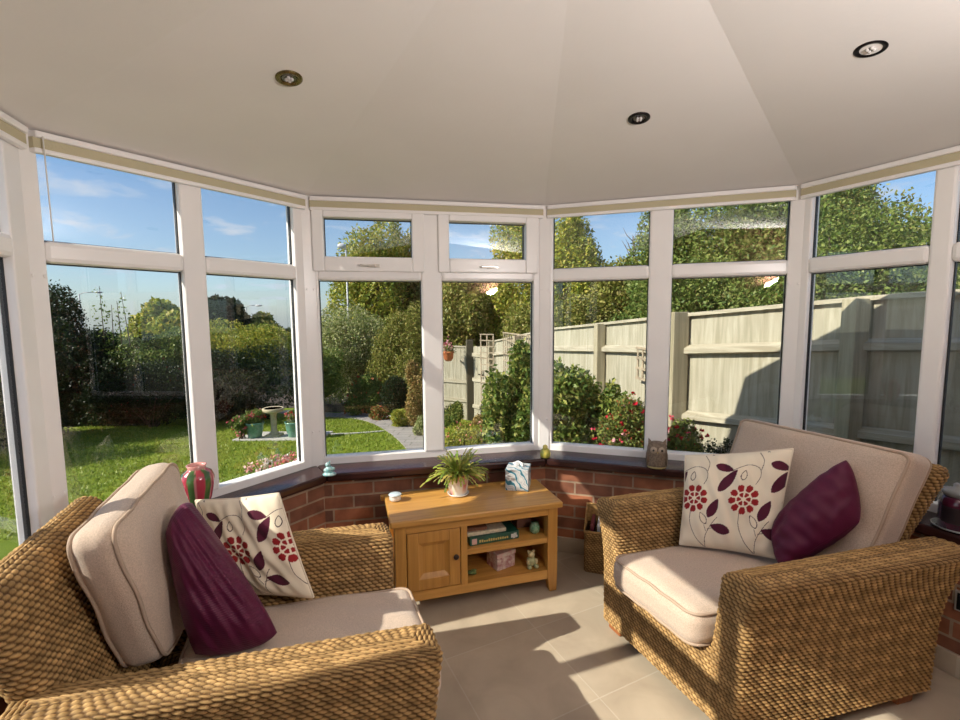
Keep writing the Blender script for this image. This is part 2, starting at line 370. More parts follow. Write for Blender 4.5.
# roller blinds, drawn up
BL = ['cream roller blind over the leftmost side window', 'cream roller blind with a hanging pull cord above the front left window', 'cream roller blind above the middle pair of opening casements', 'cream roller blind above the window looking at the bushy fence', 'cream roller blind above the right hand side window by the fence']
for i in range(5):
    t = empty('roller_blind', (0, 0, 0)); place(t, i); tag(t, BL[i], 'blind', 'roller blinds round the bay')
    q = facet_poly(i, -.062, -.037); q2 = facet_poly(i, -.058, -.038)
    e = .012
    def tr(p): return [(p[0][0] + e, p[0][1]), (p[1][0] - e, p[1][1]), (p[2][0] - e, p[2][1]), (p[3][0] + e, p[3][1])]
    MB().prism(tr(facet_poly(i, -.070, -.037)), ZC - .024, ZC - .001).build('head_rail', UPVC, t, bevel=.004)
    MB().prism(tr(q2), ZC - .060, ZC - .022).build('blind_fabric', BLINDCLOTH, t)
    MB().prism(tr(q), ZC - .076, ZC - .058).build('bottom_bar', UPVC, t, bevel=.004)
    if i == 1:
        x = facet_poly(i, -.07, 0)[0][0] + .030
        MB().tube([(x, -.075, ZC - .02), (x + .002, -.078, 1.75)], .0022, 6).build('pull_cord', WHITEPLASTIC, t, smooth=True)

# recessed downlights
def on_ceiling(u, v, i):
    a = Vector(cv[i]); b = Vector(cv[i + 1]); n = (b - a).cross(APEX - a).normalized(); r = ray(u, v); o = Vector((0, 0, EYE))
    return o + r * ((a - o).dot(n) / r.dot(n)), (n if n.z < 0 else -n)
for (u, v, i, lb) in [(289, 78, 1, 'round brass-rimmed ceiling downlight above the left hand chair'), (639, 118, 3, 'round dark-rimmed ceiling downlight, farthest of the three, above the right of the cabinet'), (871, 48, 4, 'round black-rimmed ceiling downlight above the right hand chair')]:
    p, n = on_ceiling(u, v, i)
    t = empty('recessed_downlight', p); t.rotation_euler = n.to_track_quat('Z', 'Y').to_euler(); tag(t, lb, 'ceiling light', 'ceiling downlights')
    rim = mat('downlight_brass', (.20, .15, .06), .25, .9) if i == 1 else mat('downlight_gunmetal', (.035, .03, .032), .35, .9)
    r = .0435
    MB().lathe([(r, -.001), (r, .003), (r * .86, .0065), (r * .66, .005), (r * .60, -.001)], 40).build('bezel', rim, t, smooth=True)
    MB().lathe([(r * .62, .0), (r * .5, .002), (r * .42, .0005), (r * .30, .003), (1e-5, .004)], 32).build('lamp', mat('lamp_reflector', (.22, .20, .20), .25, 1.0), t, smooth=True)
    md = MB()
    for k in range(4): md.sphere((r * .2 * math.cos(k * 1.57 + .78), r * .2 * math.sin(k * 1.57 + .78), .005), .0062, 10, 6)
    md.build('lamp_lens', mat('lamp_lens', (.62, .58, .56), .2), t, smooth=True)

# power socket on the right wall
so = empty('power_socket', (0, 0, 0)); place(so, 4)
sx = loc2(4, (1.883, 1.749))[0]
tag(so, 'black power socket low on the brick wall at the right edge', 'socket')
MB().box(sx - .02, sx + .125, -.170, -.1595, .275, .36).build('socket_plate', mat('socket_frame', (.5, .46, .42), .4), so, bevel=.004)
MB().box(sx - .012, sx + .117, -.174, -.168, .283, .352).build('socket_face', mat('socket_black', (.01, .01, .01), .3), so, bevel=.003)
# ------------------------------------------------------------------ wicker chairs
def weave_slab(name, parent, prof, zs, top_r, pitch=.0132, stake=.0270, amp=.0078, du=.0038, dv=.0022, close_top=True):
    """prof(z) -> (cx, cy, hx, hy, corner radius): horizontal rounded-rectangle sections stacked from zs[0] to zs[1]; a rounded top; strands run round the sections."""
    z0, z1 = zs
    per = 4 * (prof(z1)[2] + prof(z1)[3]); nu = int(per / du)
    rows = []   # (z, inset)
    n = int((z1 - top_r - z0) / dv)
    for k in range(n): rows.append((z0 + (z1 - top_r - z0) * k / n, 0.0))
    na = max(4, int(top_r * 1.57 / dv))
    for k in range(na): a = math.pi / 2 * k / na; rows.append((z1 - top_r + top_r * math.sin(a), top_r * (1 - math.cos(a))))
    hmin = min(prof(z1)[2], prof(z1)[3]); fl = hmin - top_r - .0004
    nf = max(2, int(fl / dv))
    for k in range(nf + 1): rows.append((z1 + .004 * k / nf, top_r + fl * k / nf))
    th = np.linspace(0, 1, nu, endpoint=False)
    G = np.zeros((len(rows), nu, 3)); vv = np.zeros(len(rows)); acc = 0.0
    for r, (z, ins) in enumerate(rows):
        cx, cy, hx, hy, cr = prof(min(z, z1)); hx = max(hx - ins, .0003); hy = max(hy - ins, .0003); cr = max(min(cr, hx, hy), .0005) if ins == 0 else max(min(max(cr - ins, .002), hx, hy), .0005)
        # rounded rectangle by arc fraction
        a, b = hx - cr, hy - cr; q = math.pi / 2 * cr; segs = [2 * b, q, 2 * a, q, 2 * b, q, 2 * a, q]; tot = sum(segs); s = th * tot
        pts = np.zeros((nu, 2)); s0 = 0
        spec = [((hx, -b), (0, 1)), ((a, b), 0), ((a, hy), (-1, 0)), ((-a, b), 1), ((-hx, b), (0, -1)), ((-a, -b), 2), ((-a, -hy), (1, 0)), ((a, -b), 3)]
        for L_, sp in zip(segs, spec):
            mk = (s >= s0 - 1e-12) & (s < s0 + L_ + 1e-12); t = s[mk] - s0
            if isinstance(sp[1], tuple): pts[mk, 0] = sp[0][0] + sp[1][0] * t; pts[mk, 1] = sp[0][1] + sp[1][1] * t
            else:
                an = sp[1] * math.pi / 2 + t / max(cr, 1e-6); pts[mk, 0] = sp[0][0] + cr * np.cos(an); pts[mk, 1] = sp[0][1] + cr * np.sin(an)
            s0 += L_
        G[r, :, 0] = cx + pts[:, 0]; G[r, :, 1] = cy + pts[:, 1]; G[r, :, 2] = z
        if r: acc += math.hypot(rows[r][0] - rows[r - 1][0], rows[r][1] - rows[r - 1][1])
        vv[r] = acc
    du_ = np.roll(G, -1, 1) - np.roll(G, 1, 1); dv_ = np.gradient(G, axis=0); Nn = np.cross(du_, dv_); Nn /= np.maximum(np.linalg.norm(Nn, axis=2, keepdims=True), 1e-9)
    ns = int(round(per / stake))
    V = vv[:, None] / pitch; k = np.floor(V); fv = V - k; rowp = np.sqrt(np.maximum(0, 1 - (2 * fv - 1) ** 2))
    jit = np.sin(k * 12.9898) * .35
    ph = th[None, :] * ns * 2 * math.pi + math.pi * k + jit + 2.3 * (fv - .5)      # slant: the twist of the rope
    ou = np.sqrt(.5 + .5 * np.cos(ph))
    knot = .5 + .5 * np.sin(th[None, :] * ns * 1.7 + k * 4.1) * np.sin(th[None, :] * ns * .61 + k * 2.3)
    body = rowp * (.36 + .64 * ou)
    h = amp * (body * (.85 + .3 * knot) - .6)
    fade = np.clip((acc - vv) / .006, 0, 1)[:, None]; G = G + Nn * (h * fade)[..., None]
    tone = np.clip((body - .42) / .25, 0, 1)[..., None]                         # shade of the gaps between strands, painted into the colour
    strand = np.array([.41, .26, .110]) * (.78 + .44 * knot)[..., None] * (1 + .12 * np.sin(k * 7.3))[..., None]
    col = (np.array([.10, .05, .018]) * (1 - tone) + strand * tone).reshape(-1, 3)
    R = len(rows); idx = np.arange(R * nu).reshape(R, nu); a = idx[:-1]; b = np.roll(idx, -1, 1)[:-1]; c = np.roll(idx, -1, 1)[1:]; d = idx[1:]
    Fq = np.stack([a, b, c, d], -1).reshape(-1, 4)
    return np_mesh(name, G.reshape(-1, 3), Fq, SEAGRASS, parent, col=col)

def quad_map(cor):
    BLc, BRc, TRc, TLc = [np.array(c, float) for c in cor]
    def f(u, v): # u,v in [-1,1] arrays
        a = ((1 - u) / 2)[..., None]; b = ((1 + u) / 2)[..., None]; c = ((1 - v) / 2)[..., None]; d = ((1 + v) / 2)[..., None]
        return BLc * a * c + BRc * b * c + TRc * b * d + TLc * a * d
    n = np.cross((BRc - BLc) + (TRc - TLc), (TLc - BLc) + (TRc - BRc)); n /= np.linalg.norm(n)
    return f, n
def box_cushion(parent, cor, thick, r=.045, bulge=.02, n=40, name='cushion', seed=0):
    f, nn = quad_map(cor); A = np.linalg.norm(np.array(cor[1]) - np.array(cor[0])) / 2; B = np.linalg.norm(np.array(cor[3]) - np.array(cor[0])) / 2; T = thick / 2
    g = np.linspace(-1, 1, n); a, b = np.meshgrid(g, g, indexing='ij'); one = np.ones_like(a)
    Vs, Fs, base = [], [], 0
    for ax in range(3):
        for sg in (1, -1):
            q = [None] * 3; q[ax] = one * sg; q[(ax + 1) % 3] = a * sg; q[(ax + 2) % 3] = b
            P = np.stack(q, -1).reshape(-1, 3); dims = np.array([A, B, T]); rr = min(r, T * .98)
            Q = P * dims; inn = np.clip(Q, -(dims - rr), dims - rr); d = Q - inn; ln = np.linalg.norm(d, axis=1, keepdims=True); Q = inn + rr * d / np.maximum(ln, 1e-9)
            x, y, w = Q[:, 0] / A, Q[:, 1] / B, Q[:, 2]
            w = w + np.sign(w) * np.minimum(abs(w) / T, 1) * bulge * np.clip(1 - x ** 2, 0, 1) ** .8 * np.clip(1 - y ** 2, 0, 1) ** .8
            wr = .0035 * np.sin(5 * x + 3 * y + seed) * np.sin(4 * y - 2 * x + 1.7 * seed) + .002 * np.sin(13 * x - 7 * y + seed); w = w + wr * (abs(Q[:, 2]) / T)
            Vs.append(f(x, y) + nn * w[:, None]); idx = np.arange(n * n).reshape(n, n) + base; base += n * n
            Fs.append(np.stack([idx[:-1, :-1], idx[1:, :-1], idx[1:, 1:], idx[:-1, 1:]], -1).reshape(-1, 4))
    o = np_mesh(name, np.concatenate(Vs), np.concatenate(Fs), FABRIC, parent)
    bm = bmesh.new(); bm.from_mesh(o.data); bmesh.ops.remove_doubles(bm, verts=bm.verts, dist=.0004); bmesh.ops.recalc_face_normals(bm, faces=bm.faces); bm.to_mesh(o.data); bm.free()
    o.data.polygons.foreach_set('use_smooth', [True] * len(o.data.polygons))
    pm = MB()
    for sg in (1, -1):
        pts = []; rc = r * 1.0; k = .29 * r
        for (cx, cy, a0) in ((A - rc, B - rc, 0), (-(A - rc), B - rc, 90), (-(A - rc), -(B - rc), 180), (A - rc, -(B - rc), 270)):
            for j in range(7): t = rad(a0 + 15 * j); pts.append((cx + (rc - k * .8) * math.cos(t), cy + (rc - k * .8) * math.sin(t)))
        dense = []
        for j in range(len(pts)):
            p, q = pts[j], pts[(j + 1) % len(pts)]; L_ = math.hypot(q[0] - p[0], q[1] - p[1]); m_ = max(1, int(L_ / .03))
            for e in range(m_): dense.append((p[0] + (q[0] - p[0]) * e / m_, p[1] + (q[1] - p[1]) * e / m_))
        X = np.array([d[0] for d in dense]) / A; Y = np.array([d[1] for d in dense]) / B
        wr = .0035 * np.sin(5 * X + 3 * Y + seed) * np.sin(4 * Y - 2 * X + 1.7 * seed) + .002 * np.sin(13 * X - 7 * Y + seed)
        W = sg * (T - k * .75) + wr
        pm.tube([tuple(p) for p in f(X, Y) + nn * W[:, None]], .0055, 8, closed=True)
    pm.build('piping', PIPING, o, smooth=True)
    return o

def lerp(x, xs, ys): return float(np.interp(x, xs, ys))
def make_chair():
    t = empty('wicker_armchair', (0, 0, 0))
    ZA = .615
    for sg in (-1, 1):
        def prof(z, sg=sg):
            # leans and splays outward towards the top and the back
            ho = lerp(z, [.05, .32, .45, .54, ZA], [.362, .368, .386, .406, .428])    # outer half width at mid length
            hi = lerp(z, [.05, .30, ZA], [.226, .234, .278])
            yb = lerp(z, [.05, .42, .50, .57, ZA], [.880, .885, .905, .935, .965])
            yf = lerp(z, [.05, .40, ZA], [.0, .0, -.01])
            return (sg * (ho + hi) / 2, (yb + yf) / 2, (ho - hi) / 2, (yb - yf) / 2, .022)
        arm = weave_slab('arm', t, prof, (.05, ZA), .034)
        # the outer face opens outwards towards the back, the inner face stays straight
        n = len(arm.data.vertices); co = np.zeros(n * 3, np.float32); arm.data.vertices.foreach_get('co', co); co = co.reshape(-1, 3)
        w_ = np.clip((sg * co[:, 0] - .27) / .09, 0, 1); co[:, 0] += sg * w_ * (.02 * co[:, 1] / .95 - .008)
        arm.data.vertices.foreach_set('co', co.ravel()); arm.data.update()
    def bprof(z):
        yc = lerp(z, [.05, .40, .88], [.815, .865, 1.0]); th = lerp(z, [.05, .88], [.045, .05]); hw = lerp(z, [.05, .45, .60, .88], [.255, .258, .285, .352])
        return (-.045, yc, hw, th, .045)
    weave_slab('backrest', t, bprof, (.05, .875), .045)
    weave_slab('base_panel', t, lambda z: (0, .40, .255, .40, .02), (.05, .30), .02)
    for sx, sy in ((-.31, .07), (.31, .07), (-.31, .78), (.31, .78)):
        MB().box(sx - .04, sx + .04, sy - .04, sy + .04, 0, .055).build('foot', mat('stained_foot', (.30, .10, .03), .4, noise=.2, stretch=(2, 20, 20)), t, bevel=.006)
    box_cushion(t, [(-.230, -.060, .362), (.230, -.060, .362), (.235, .70, .362), (-.235, .70, .362)], .135, r=.05, bulge=.022, name='seat_cushion', seed=1.0)
    # the whole seat is built slightly out of square, back leaning to one side
    for o in list(t.children) + [c for k in t.children for c in k.children]:
        n = len(o.data.vertices); co = np.zeros(n * 3, np.float32); o.data.vertices.foreach_get('co', co); co = co.reshape(-1, 3)
        co[:, 0] += .13 * co[:, 1]; o.data.vertices.foreach_set('co', co.ravel()); o.data.update()
    return t
chair = make_chair()
chair2 = copy_tree(chair)
chair.location = (-.255, 1.510, 0); chair.rotation_euler = (0, 0, rad(111.2))
chair2.location = (.702, 1.750, 0); chair2.rotation_euler = (0, 0, rad(-67.5))
left_frame = Matrix.Translation((-.266, 1.543, 0)) @ Matrix.Rotation(rad(111.2), 4, 'Z'); back_frame = Matrix.Translation((.678, 1.728, 0)) @ Matrix.Rotation(rad(-70), 4, 'Z')
def into(o, fr, pts): M = (Matrix.Translation(o.location) @ Matrix.Rotation(o.rotation_euler.z, 4, 'Z')).inverted() @ fr; return [tuple(M @ Vector(p)) for p in pts]
seat_frame = Matrix.Translation((.70, 1.698, 0)) @ Matrix.Rotation(rad(-65.7), 4, 'Z')
tag(chair, 'woven seagrass armchair on the left, back to the lawn windows, beside the oak cabinet', 'armchair', 'wicker armchairs')
tag(chair2, 'woven seagrass armchair on the right with sunlit seat, backed against the fence side window', 'armchair', 'wicker armchairs')
# back cushions (each slumped in its own way)
box_cushion(chair, into(chair, left_frame, [(0, .77, .45), (.44, .70, .45), (.42, .80, .965), (-.095, .845, .915)]), .125, r=.05, bulge=.03, name='back_cushion', seed=2.2)
box_cushion(chair2, into(chair2, back_frame, [(-.36, .72, .44), (.31, .74, .44), (.40, .84, .955), (-.345, .87, .935)]), .15, r=.04, bulge=.035, name='back_cushion', seed=4.1)

# ------------------------------------------------------------------ scatter cushions
def pattern(U, V, shift=0.0):
    """printed flower pattern; U right, V up, both 0..1"""
    cream = np.array([.80, .70, .545]); plum = np.array([.085, .012, .030]); red = np.array([.30, .016, .018]); line = np.array([.05, .02, .03])
    col = np.broadcast_to(cream, U.shape + (3,)).copy()
    def curve(pts, w=.006):
        nonlocal col
        P = []
        pts = np.array(pts)
        for i in range(len(pts) - 1):
            p0 = pts[max(i - 1, 0)]; p1 = pts[i]; p2 = pts[i + 1]; p3 = pts[min(i + 2, len(pts) - 1)]
            for t in np.linspace(0, 1, 8, endpoint=False):
                P.append(.5 * ((2 * p1) + (-p0 + p2) * t + (2 * p0 - 5 * p1 + 4 * p2 - p3) * t * t + (-p0 + 3 * p1 - 3 * p2 + p3) * t ** 3))
        P.append(pts[-1]); P = np.array(P)
        d = np.full(U.shape, 9.)
        for i in range(len(P) - 1):
            ax, ay = P[i]; bx, by = P[i + 1]; dx, dy = bx - ax, by - ay; t = np.clip(((U - ax) * dx + (V - ay) * dy) / (dx * dx + dy * dy + 1e-9), 0, 1)
            d = np.minimum(d, np.hypot(U - ax - t * dx, V - ay - t * dy))
        col[d < w * .5] = line
    def leafm(x, y, L, W, ang):
        c, s = math.cos(rad(ang)), math.sin(rad(ang)); a = (U - x) * c + (V - y) * s; b = -(U - x) * s + (V - y) * c
        t = np.clip(a / L, -1, 1); return (abs(a) < L) & (abs(b) < W * (1 - t * t) ** .75 * (1 - .25 * t))
    def leaf(x, y, L, W, ang): col[leafm(x, y, L, W, ang)] = plum
    def oleaf(x, y, L, W, ang):
        m_ = leafm(x, y, L, W, ang) & ~leafm(x, y, L - .010, W - .007, ang); col[m_] = line
    def flower(x, y, R):
        r = np.hypot(U - x, V - y) / R; a = np.degrees(np.arctan2(V - y, U - x))
        for n_, r0, r1, off in ((9, .50, 1.0, 8), (6, .14, .46, 30)):
            w = 360 / n_; f = ((a - off) % w) / w - .5
            edge = r1 * (1 - 1.1 * f ** 2) - .05 * np.exp(-(f / .05) ** 2); gap = .45 - .045 / np.maximum(r, .1) * (1 if n_ == 9 else .6)
            col[(r > r0 + .25 * np.abs(f) * (r1 - r0)) & (r < edge) & (np.abs(f) < gap)] = red
    K = 1.14
    for fx in (.125 + shift, .635 + shift, 1.145 + shift):
        for fy in (.505, -.50, 1.51):
            P_ = lambda *q: [(fx + K * x, fy + K * y) for x, y in q]
            lf = lambda x, y, L, W, a: leaf(fx + K * x, fy + K * y, K * L, K * W, a)
            of = lambda x, y, L, W, a: oleaf(fx + K * x, fy + K * y, K * L, K * W, a)
            curve(P_((-.03, -.11), (-.02, -.24), (.05, -.37), (.155, -.46))); curve(P_((.14, -.46), (.135, -.345), (.18, -.24), (.23, -.17)))
            curve(P_((-.12, .26), (0, .31), (.09, .28), (.115, .21), (.085, .135))); curve(P_((.112, .26), (.122, .34), (.08, .42)))
            curve(P_((.137, -.30), (.115, -.245)), .005); curve(P_((.15, -.28), (.19, -.27)), .005)
            lf(-.19, .29, .085, .036, -20); lf(-.155, .165, .125, .046, 54); lf(.185, -.09, .095, .043, 65); lf(.265, -.27, .095, .043, 165)
            of(-.02, .215, .048, .026, 80); of(.10, -.185, .062, .028, 122)
            flower(fx, fy, .152)
    return col
def pillow(name, cor, thick, mat_, n=70, printed=False, mirror=False, pinch=.07, seed=0, frame=None, piping=None, parent=None, soft=.04, shift=0.0):
    f, nn = quad_map(cor); g = np.sin(np.linspace(-math.pi / 2, math.pi / 2, n)); g = .6 * g + .4 * np.linspace(-1, 1, n); u, v = np.meshgrid(g, g, indexing='ij')
    uu = u * (1 - pinch * (1 - v ** 2)) * np.sqrt(1 - soft * v ** 4); vv = v * (1 - pinch * (1 - u ** 2)) * np.sqrt(1 - soft * u ** 4)
    t = thick / 2 * (np.clip(1 - abs(u) ** 2.2, 0, 1) * np.clip(1 - abs(v) ** 2.2, 0, 1)) ** .48
    wr = .006 * np.sin(7 * u + 4 * v + seed) * np.sin(5 * v - 3 * u + 2 * seed) + .004 * np.sin(17 * u * v + seed) + .003 * np.sin(23 * (u + .4 * v) + seed)
    edge = np.clip(t / (thick / 2), 0, 1)
    base = f(uu, vv); sag = -.0 
    A = base + nn * (t + wr * edge)[..., None]; B = base - nn * (t - wr * edge)[..., None]
    idx = np.arange(n * n).reshape(n, n); F1 = np.stack([idx[:-1, :-1], idx[1:, :-1], idx[1:, 1:], idx[:-1, 1:]], -1).reshape(-1, 4)
    V = np.concatenate([A.reshape(-1, 3), B.reshape(-1, 3)]); Fq = np.concatenate([F1, F1[:, ::-1] + n * n])
    U01 = np.concatenate([(u.ravel() + 1) / 2] * 2); V01 = np.concatenate([(v.ravel() + 1) / 2] * 2)
    col = pattern(1 - U01 if mirror else U01, V01, shift) if printed else None
    M = frame
    V = np.array([tuple(M @ Vector(p)) for p in V]); org = V.mean(0); org[2] = V[:, 2].min(); root = np_mesh(name, V - org, Fq, mat_, parent, col=col, uv=np.stack([U01, V01], -1)); root.location = org
    bm = bmesh.new(); bm.from_mesh(root.data); bmesh.ops.remove_doubles(bm, verts=bm.verts, dist=.0002); bm.to_mesh(root.data); bm.free()
    if piping:
        k = np.concatenate([idx[:, 0], idx[-1, 1:], idx[::-1, -1][1:], idx[0, ::-1][1:-1]]); pts = V[k] - org
        MB().tube([tuple(p) for p in pts[::2]], .0042, 6, closed=True).build('piping', piping, root, smooth=True)
    return root
def frame_of(o): return Matrix.Translation(o.location) @ Matrix.Rotation(o.rotation_euler.z, 4, 'Z')
CREAMPIPE = mat('cream_piping', (.74, .64, .5), .9)
tag(pillow('scatter_cushion', [(-.19, .28, .45), (.10, .50, .475), (.05, .66, .905), (-.30, .42, .81)], .13, PRINT, n=240, printed=True, pinch=.05, seed=1, frame=seat_frame, piping=CREAMPIPE),
    'cream cushion printed with red flowers and plum leaves on the right armchair', 'cushion', 'scatter cushions')
tag(pillow('scatter_cushion', [(.17, .42, .475), (.33, .62, .70), (.24, .68, .92), (.04, .55, .60)], .16, SATIN, seed=2, frame=seat_frame, pinch=-.05, soft=.12),
    'plum satin cushion tipped on its corner against the right armchair arm', 'cushion', 'scatter cushions')
tag(pillow('scatter_cushion', [(.325, .615, .46), (.155, .295, .47), (.27, .40, .835), (.44, .70, .79)], .12, PRINT, n=240, printed=True, pinch=.05, seed=3, shift=-.17, frame=left_frame, piping=CREAMPIPE),
    'cream cushion with red flower print standing behind the plum cushion on the left armchair', 'cushion', 'scatter cushions')
tag(pillow('scatter_cushion', [(-.015, .64, .465), (-.005, .40, .465), (.16, .655, .89), (.06, .71, .835)], .19, SATIN, seed=5, frame=left_frame, pinch=-.07, soft=.10),
    'plum satin cushion with a sunlit top corner on the left armchair', 'cushion', 'scatter cushions')

# ------------------------------------------------------------------ oak cabinet
cab = empty('oak_cabinet', (0.0, 2.235, 0), rad(15.8)); tag(cab, 'small honey oak television cabinet with one door and two open shelves below the window', 'cabinet')
MB().box(-.445, .445, -.0, .365, .468, .500).build('top', OAK, cab, bevel=.007)
MB().box(-.465, .425, .365, .40, .468, .494).build('back_ledge', OAK, cab, bevel=.005)
y0, y1 = .022, .365
for sx in (-1, 1):
    for sy in (0, 1):
        x = sx * .3975; y = y0 + .0275 if sy == 0 else y1 - .0275
        vs = []
        for z, h in ((0, .020), (.09, .0275), (.468, .0275)):
            vs += [(x - h + (sx * (.0275 - h)), y - h, z), (x + h + (sx * (.0275 - h)), y - h, z), (x + h + (sx * (.0275 - h)), y + h, z), (x - h + (sx * (.0275 - h)), y + h, z)]
        fs = [(3, 2, 1, 0), (8, 9, 10, 11)] + [(i * 4 + k, i * 4 + (k + 1) % 4, (i + 1) * 4 + (k + 1) % 4, (i + 1) * 4 + k) for i in range(2) for k in range(4)]
        MB().add(vs, fs).build('leg', OAK_UP, cab, bevel=.003)
MB().box(-.37, .37, y0 + .004, y0 + .026, .425, .468).build('top_rail', OAK, cab, bevel=.002)
MB().box(-.37, .37, y0 + .004, y0 + .026, .075, .125).build('bottom_rail', OAK, cab, bevel=.002)
MB().box(-.100, -.066, y0 + .004, y0 + .026, .12, .43).build('stile', OAK_UP, cab, bevel=.002)
for sx in (-1, 1): MB().box(min(sx * .385, sx * .405), max(sx * .385, sx * .405), .07, .32, .075, .468).build('side_panel', OAK_UP, cab)
MB().box(-.37, .37, y1 - .02, y1 - .008, .075, .468).build('back_panel', mat('shaded_backboard', (.07, .032, .012), .7), cab)  # shade of the open recess put into the board's colour
MB().box(-.385, .385, y0 + .02, y1 - .02, .105, .125).build('bottom_board', OAK, cab)
MB().box(-.083, .385, y0 + .008, y1 - .02, .272, .302).build('shelf', OAK, cab, bevel=.003)
MB().box(-.083, -.066, y0 + .02, y1 - .02, .12, .468).build('divider', OAK_UP, cab)
# door: frame and raised panel
dr = MB(); dx0, dx1, dz0, dz1, st = -.366, -.104, .129, .422, .055
dr.box(dx0, dx0 + st, y0 + .002, y0 + .022, dz0, dz1); dr.box(dx1 - st, dx1, y0 + .002, y0 + .022, dz0, dz1); dr.box(dx0 + st, dx1 - st, y0 + .002, y0 + .022, dz0, dz0 + st); dr.box(dx0 + st, dx1 - st, y0 + .002, y0 + .022, dz1 - st, dz1)
door = dr.build('door', OAK_UP, cab, bevel=.003)
a = (dx0 + st, dx1 - st, dz0 + st, dz1 - st); q = .022
vs = [(a[0], y0 + .006, a[2]), (a[1], y0 + .006, a[2]), (a[1], y0 + .006, a[3]), (a[0], y0 + .006, a[3]), (a[0] + q, y0 + .019, a[2] + q), (a[1] - q, y0 + .019, a[2] + q), (a[1] - q, y0 + .019, a[3] - q), (a[0] + q, y0 + .019, a[3] - q)]
vb = [(x, y0 + .021, z) for x, _, z in vs[:4]]
MB().add(vs + vb, [(4, 5, 6, 7), (0, 1, 5, 4), (1, 2, 6, 5), (2, 3, 7, 6), (3, 0, 4, 7), (11, 10, 9, 8)]).build('door_panel', OAK_UP, door)
kb = MB().lathe([(.006, 0), (.006, .010), (.013, .015), (.014, .021), (.009, .026), (1e-5, .027)], 20)
k = kb.build('knob', DARKMETAL, door, smooth=True); k.rotation_euler = (rad(90), 0, 0); k.location = (-.128, y0 + .003, .283)
CM = frame_of(cab)
def cabp(x, y, z): return CM @ Vector((x, y, z))
CZ = cab.rotation_euler.z
def simple(name, mb, m, loc, rz, label, cat, bevel=0, smooth=False, group=None):
    o = mb.build(name, m, None, bevel, smooth); o.location = loc; o.rotation_euler = (0, 0, rz); tag(o, label, cat, group); return o

# things on the cabinet
cp = empty('candle_pot', cabp(-.395, .275, .5005)); tag(cp, 'small white china pot with a lid on the left end of the cabinet', 'pot')
MB().lathe([(.024, 0), (.030, .006), (.031, .020), (.029, .028), (.031, .031), (1e-5, .031)], 28).build('pot_body', mat('white_china', (.8, .78, .74), .2, coat=.5), cp, smooth=True)
MB().lathe([(.034, .031), (.035, .034), (.030, .038), (.010, .041), (1e-5, .041)], 28).build('lid', mat('pale_blue_glaze', (.62, .72, .74), .2, coat=.5), cp, smooth=True)

pp = empty('potted_cactus', cabp(-.055, .265, .5)); tag(pp, 'trailing green leaf cactus in a white pot on the oak cabinet', 'pot plant')
MB().lathe([(.048, 0), (.056, .004), (.060, .012), (.056, .012), (.05, .006), (1e-5, .006)], 32).build('saucer', mat('white_china', (.8, .78, .74), .2), pp, smooth=True)
V = []; cols = []
mbp = MB().lathe([(.046, .007), (.050, .012), (.055, .06), (.062, .115), (.064, .118), (.060, .118), (.056, .108), (1e-5, .100)], 40)
Vp = np.array(mbp.v); me = bpy.data.meshes.new('flower_pot'); me.from_pydata(mbp.v, [], mbp.f); me.update()
ca = me.color_attributes.new('col', 'FLOAT_COLOR', 'POINT'); c4 = np.ones((len(Vp), 4), np.float32)
for i_, p in enumerate(Vp):
    q = mnoise.noise(Vector(p) * 26); c4[i_, :3] = (.82, .79, .73) if q < .18 else ((.70, .55, .20) if q < .33 else (.62, .22, .20))
ca.data.foreach_set('color', c4.ravel()); link('flower_pot', me, GLAZE, pp, smooth=True)
fv, ff, fc = [], [], []
R_ = random.Random(4)
for s_ in range(190):
    a = R_.uniform(0, 2 * math.pi); el = R_.uniform(.35, 1.35); L_ = R_.uniform(.08, .17); nseg = 6; d = Vector((math.cos(a) * math.cos(el), math.sin(a) * math.cos(el), math.sin(el)))
    p = Vector((.035 * math.cos(a) * R_.random(), .035 * math.sin(a) * R_.random(), .108)); g = Vector((0, 0, -1)) * R_.uniform(.55, 1.6)
    if s_ < 14: L_ = R_.uniform(.17, .22); g = Vector((0, 0, -1)) * 1.9
    if s_ == 0: a = rad(205); d = Vector((math.cos(a) * .8, math.sin(a) * .8, .35)); L_ = .24; g = Vector((0, 0, -1)) * 1.2
    side = d.cross(Vector((0, 0, 1))).normalized(); tw = R_.uniform(-.6, .6); side = (side + Vector((0, 0, tw))).normalized()
    base = R_.choice([(.34, .42, .07), (.42, .46, .09), (.24, .33, .06), (.50, .50, .13)])
    for k in range(nseg):
        w = .0088 * (1 if k < nseg - 1 else .7); q = p + d * (L_ / nseg)
        o = len(fv); n_ = side.cross(d).normalized() * .0016
        fv += [p - side * w * .35 , p + side * w * .35, (p + q) / 2 + side * w + n_, q + side * w * .45, q - side * w * .45, (p + q) / 2 - side * w + n_]
        ff += [(o, o + 1, o + 2, o + 5), (o + 5, o + 2, o + 3, o + 4)]; fc += [tuple(c * R_.uniform(.85, 1.15) for c in base)] * 6
        p = q; d = (d + g * (1.1 / nseg)).normalized()
        if p.z < .014: p.z = .014; d.z = max(d.z, 0)
np_mesh('foliage', np.array([tuple(p) for p in fv]), np.array(ff), LEAF, pp, smooth=False, col=np.array(fc))

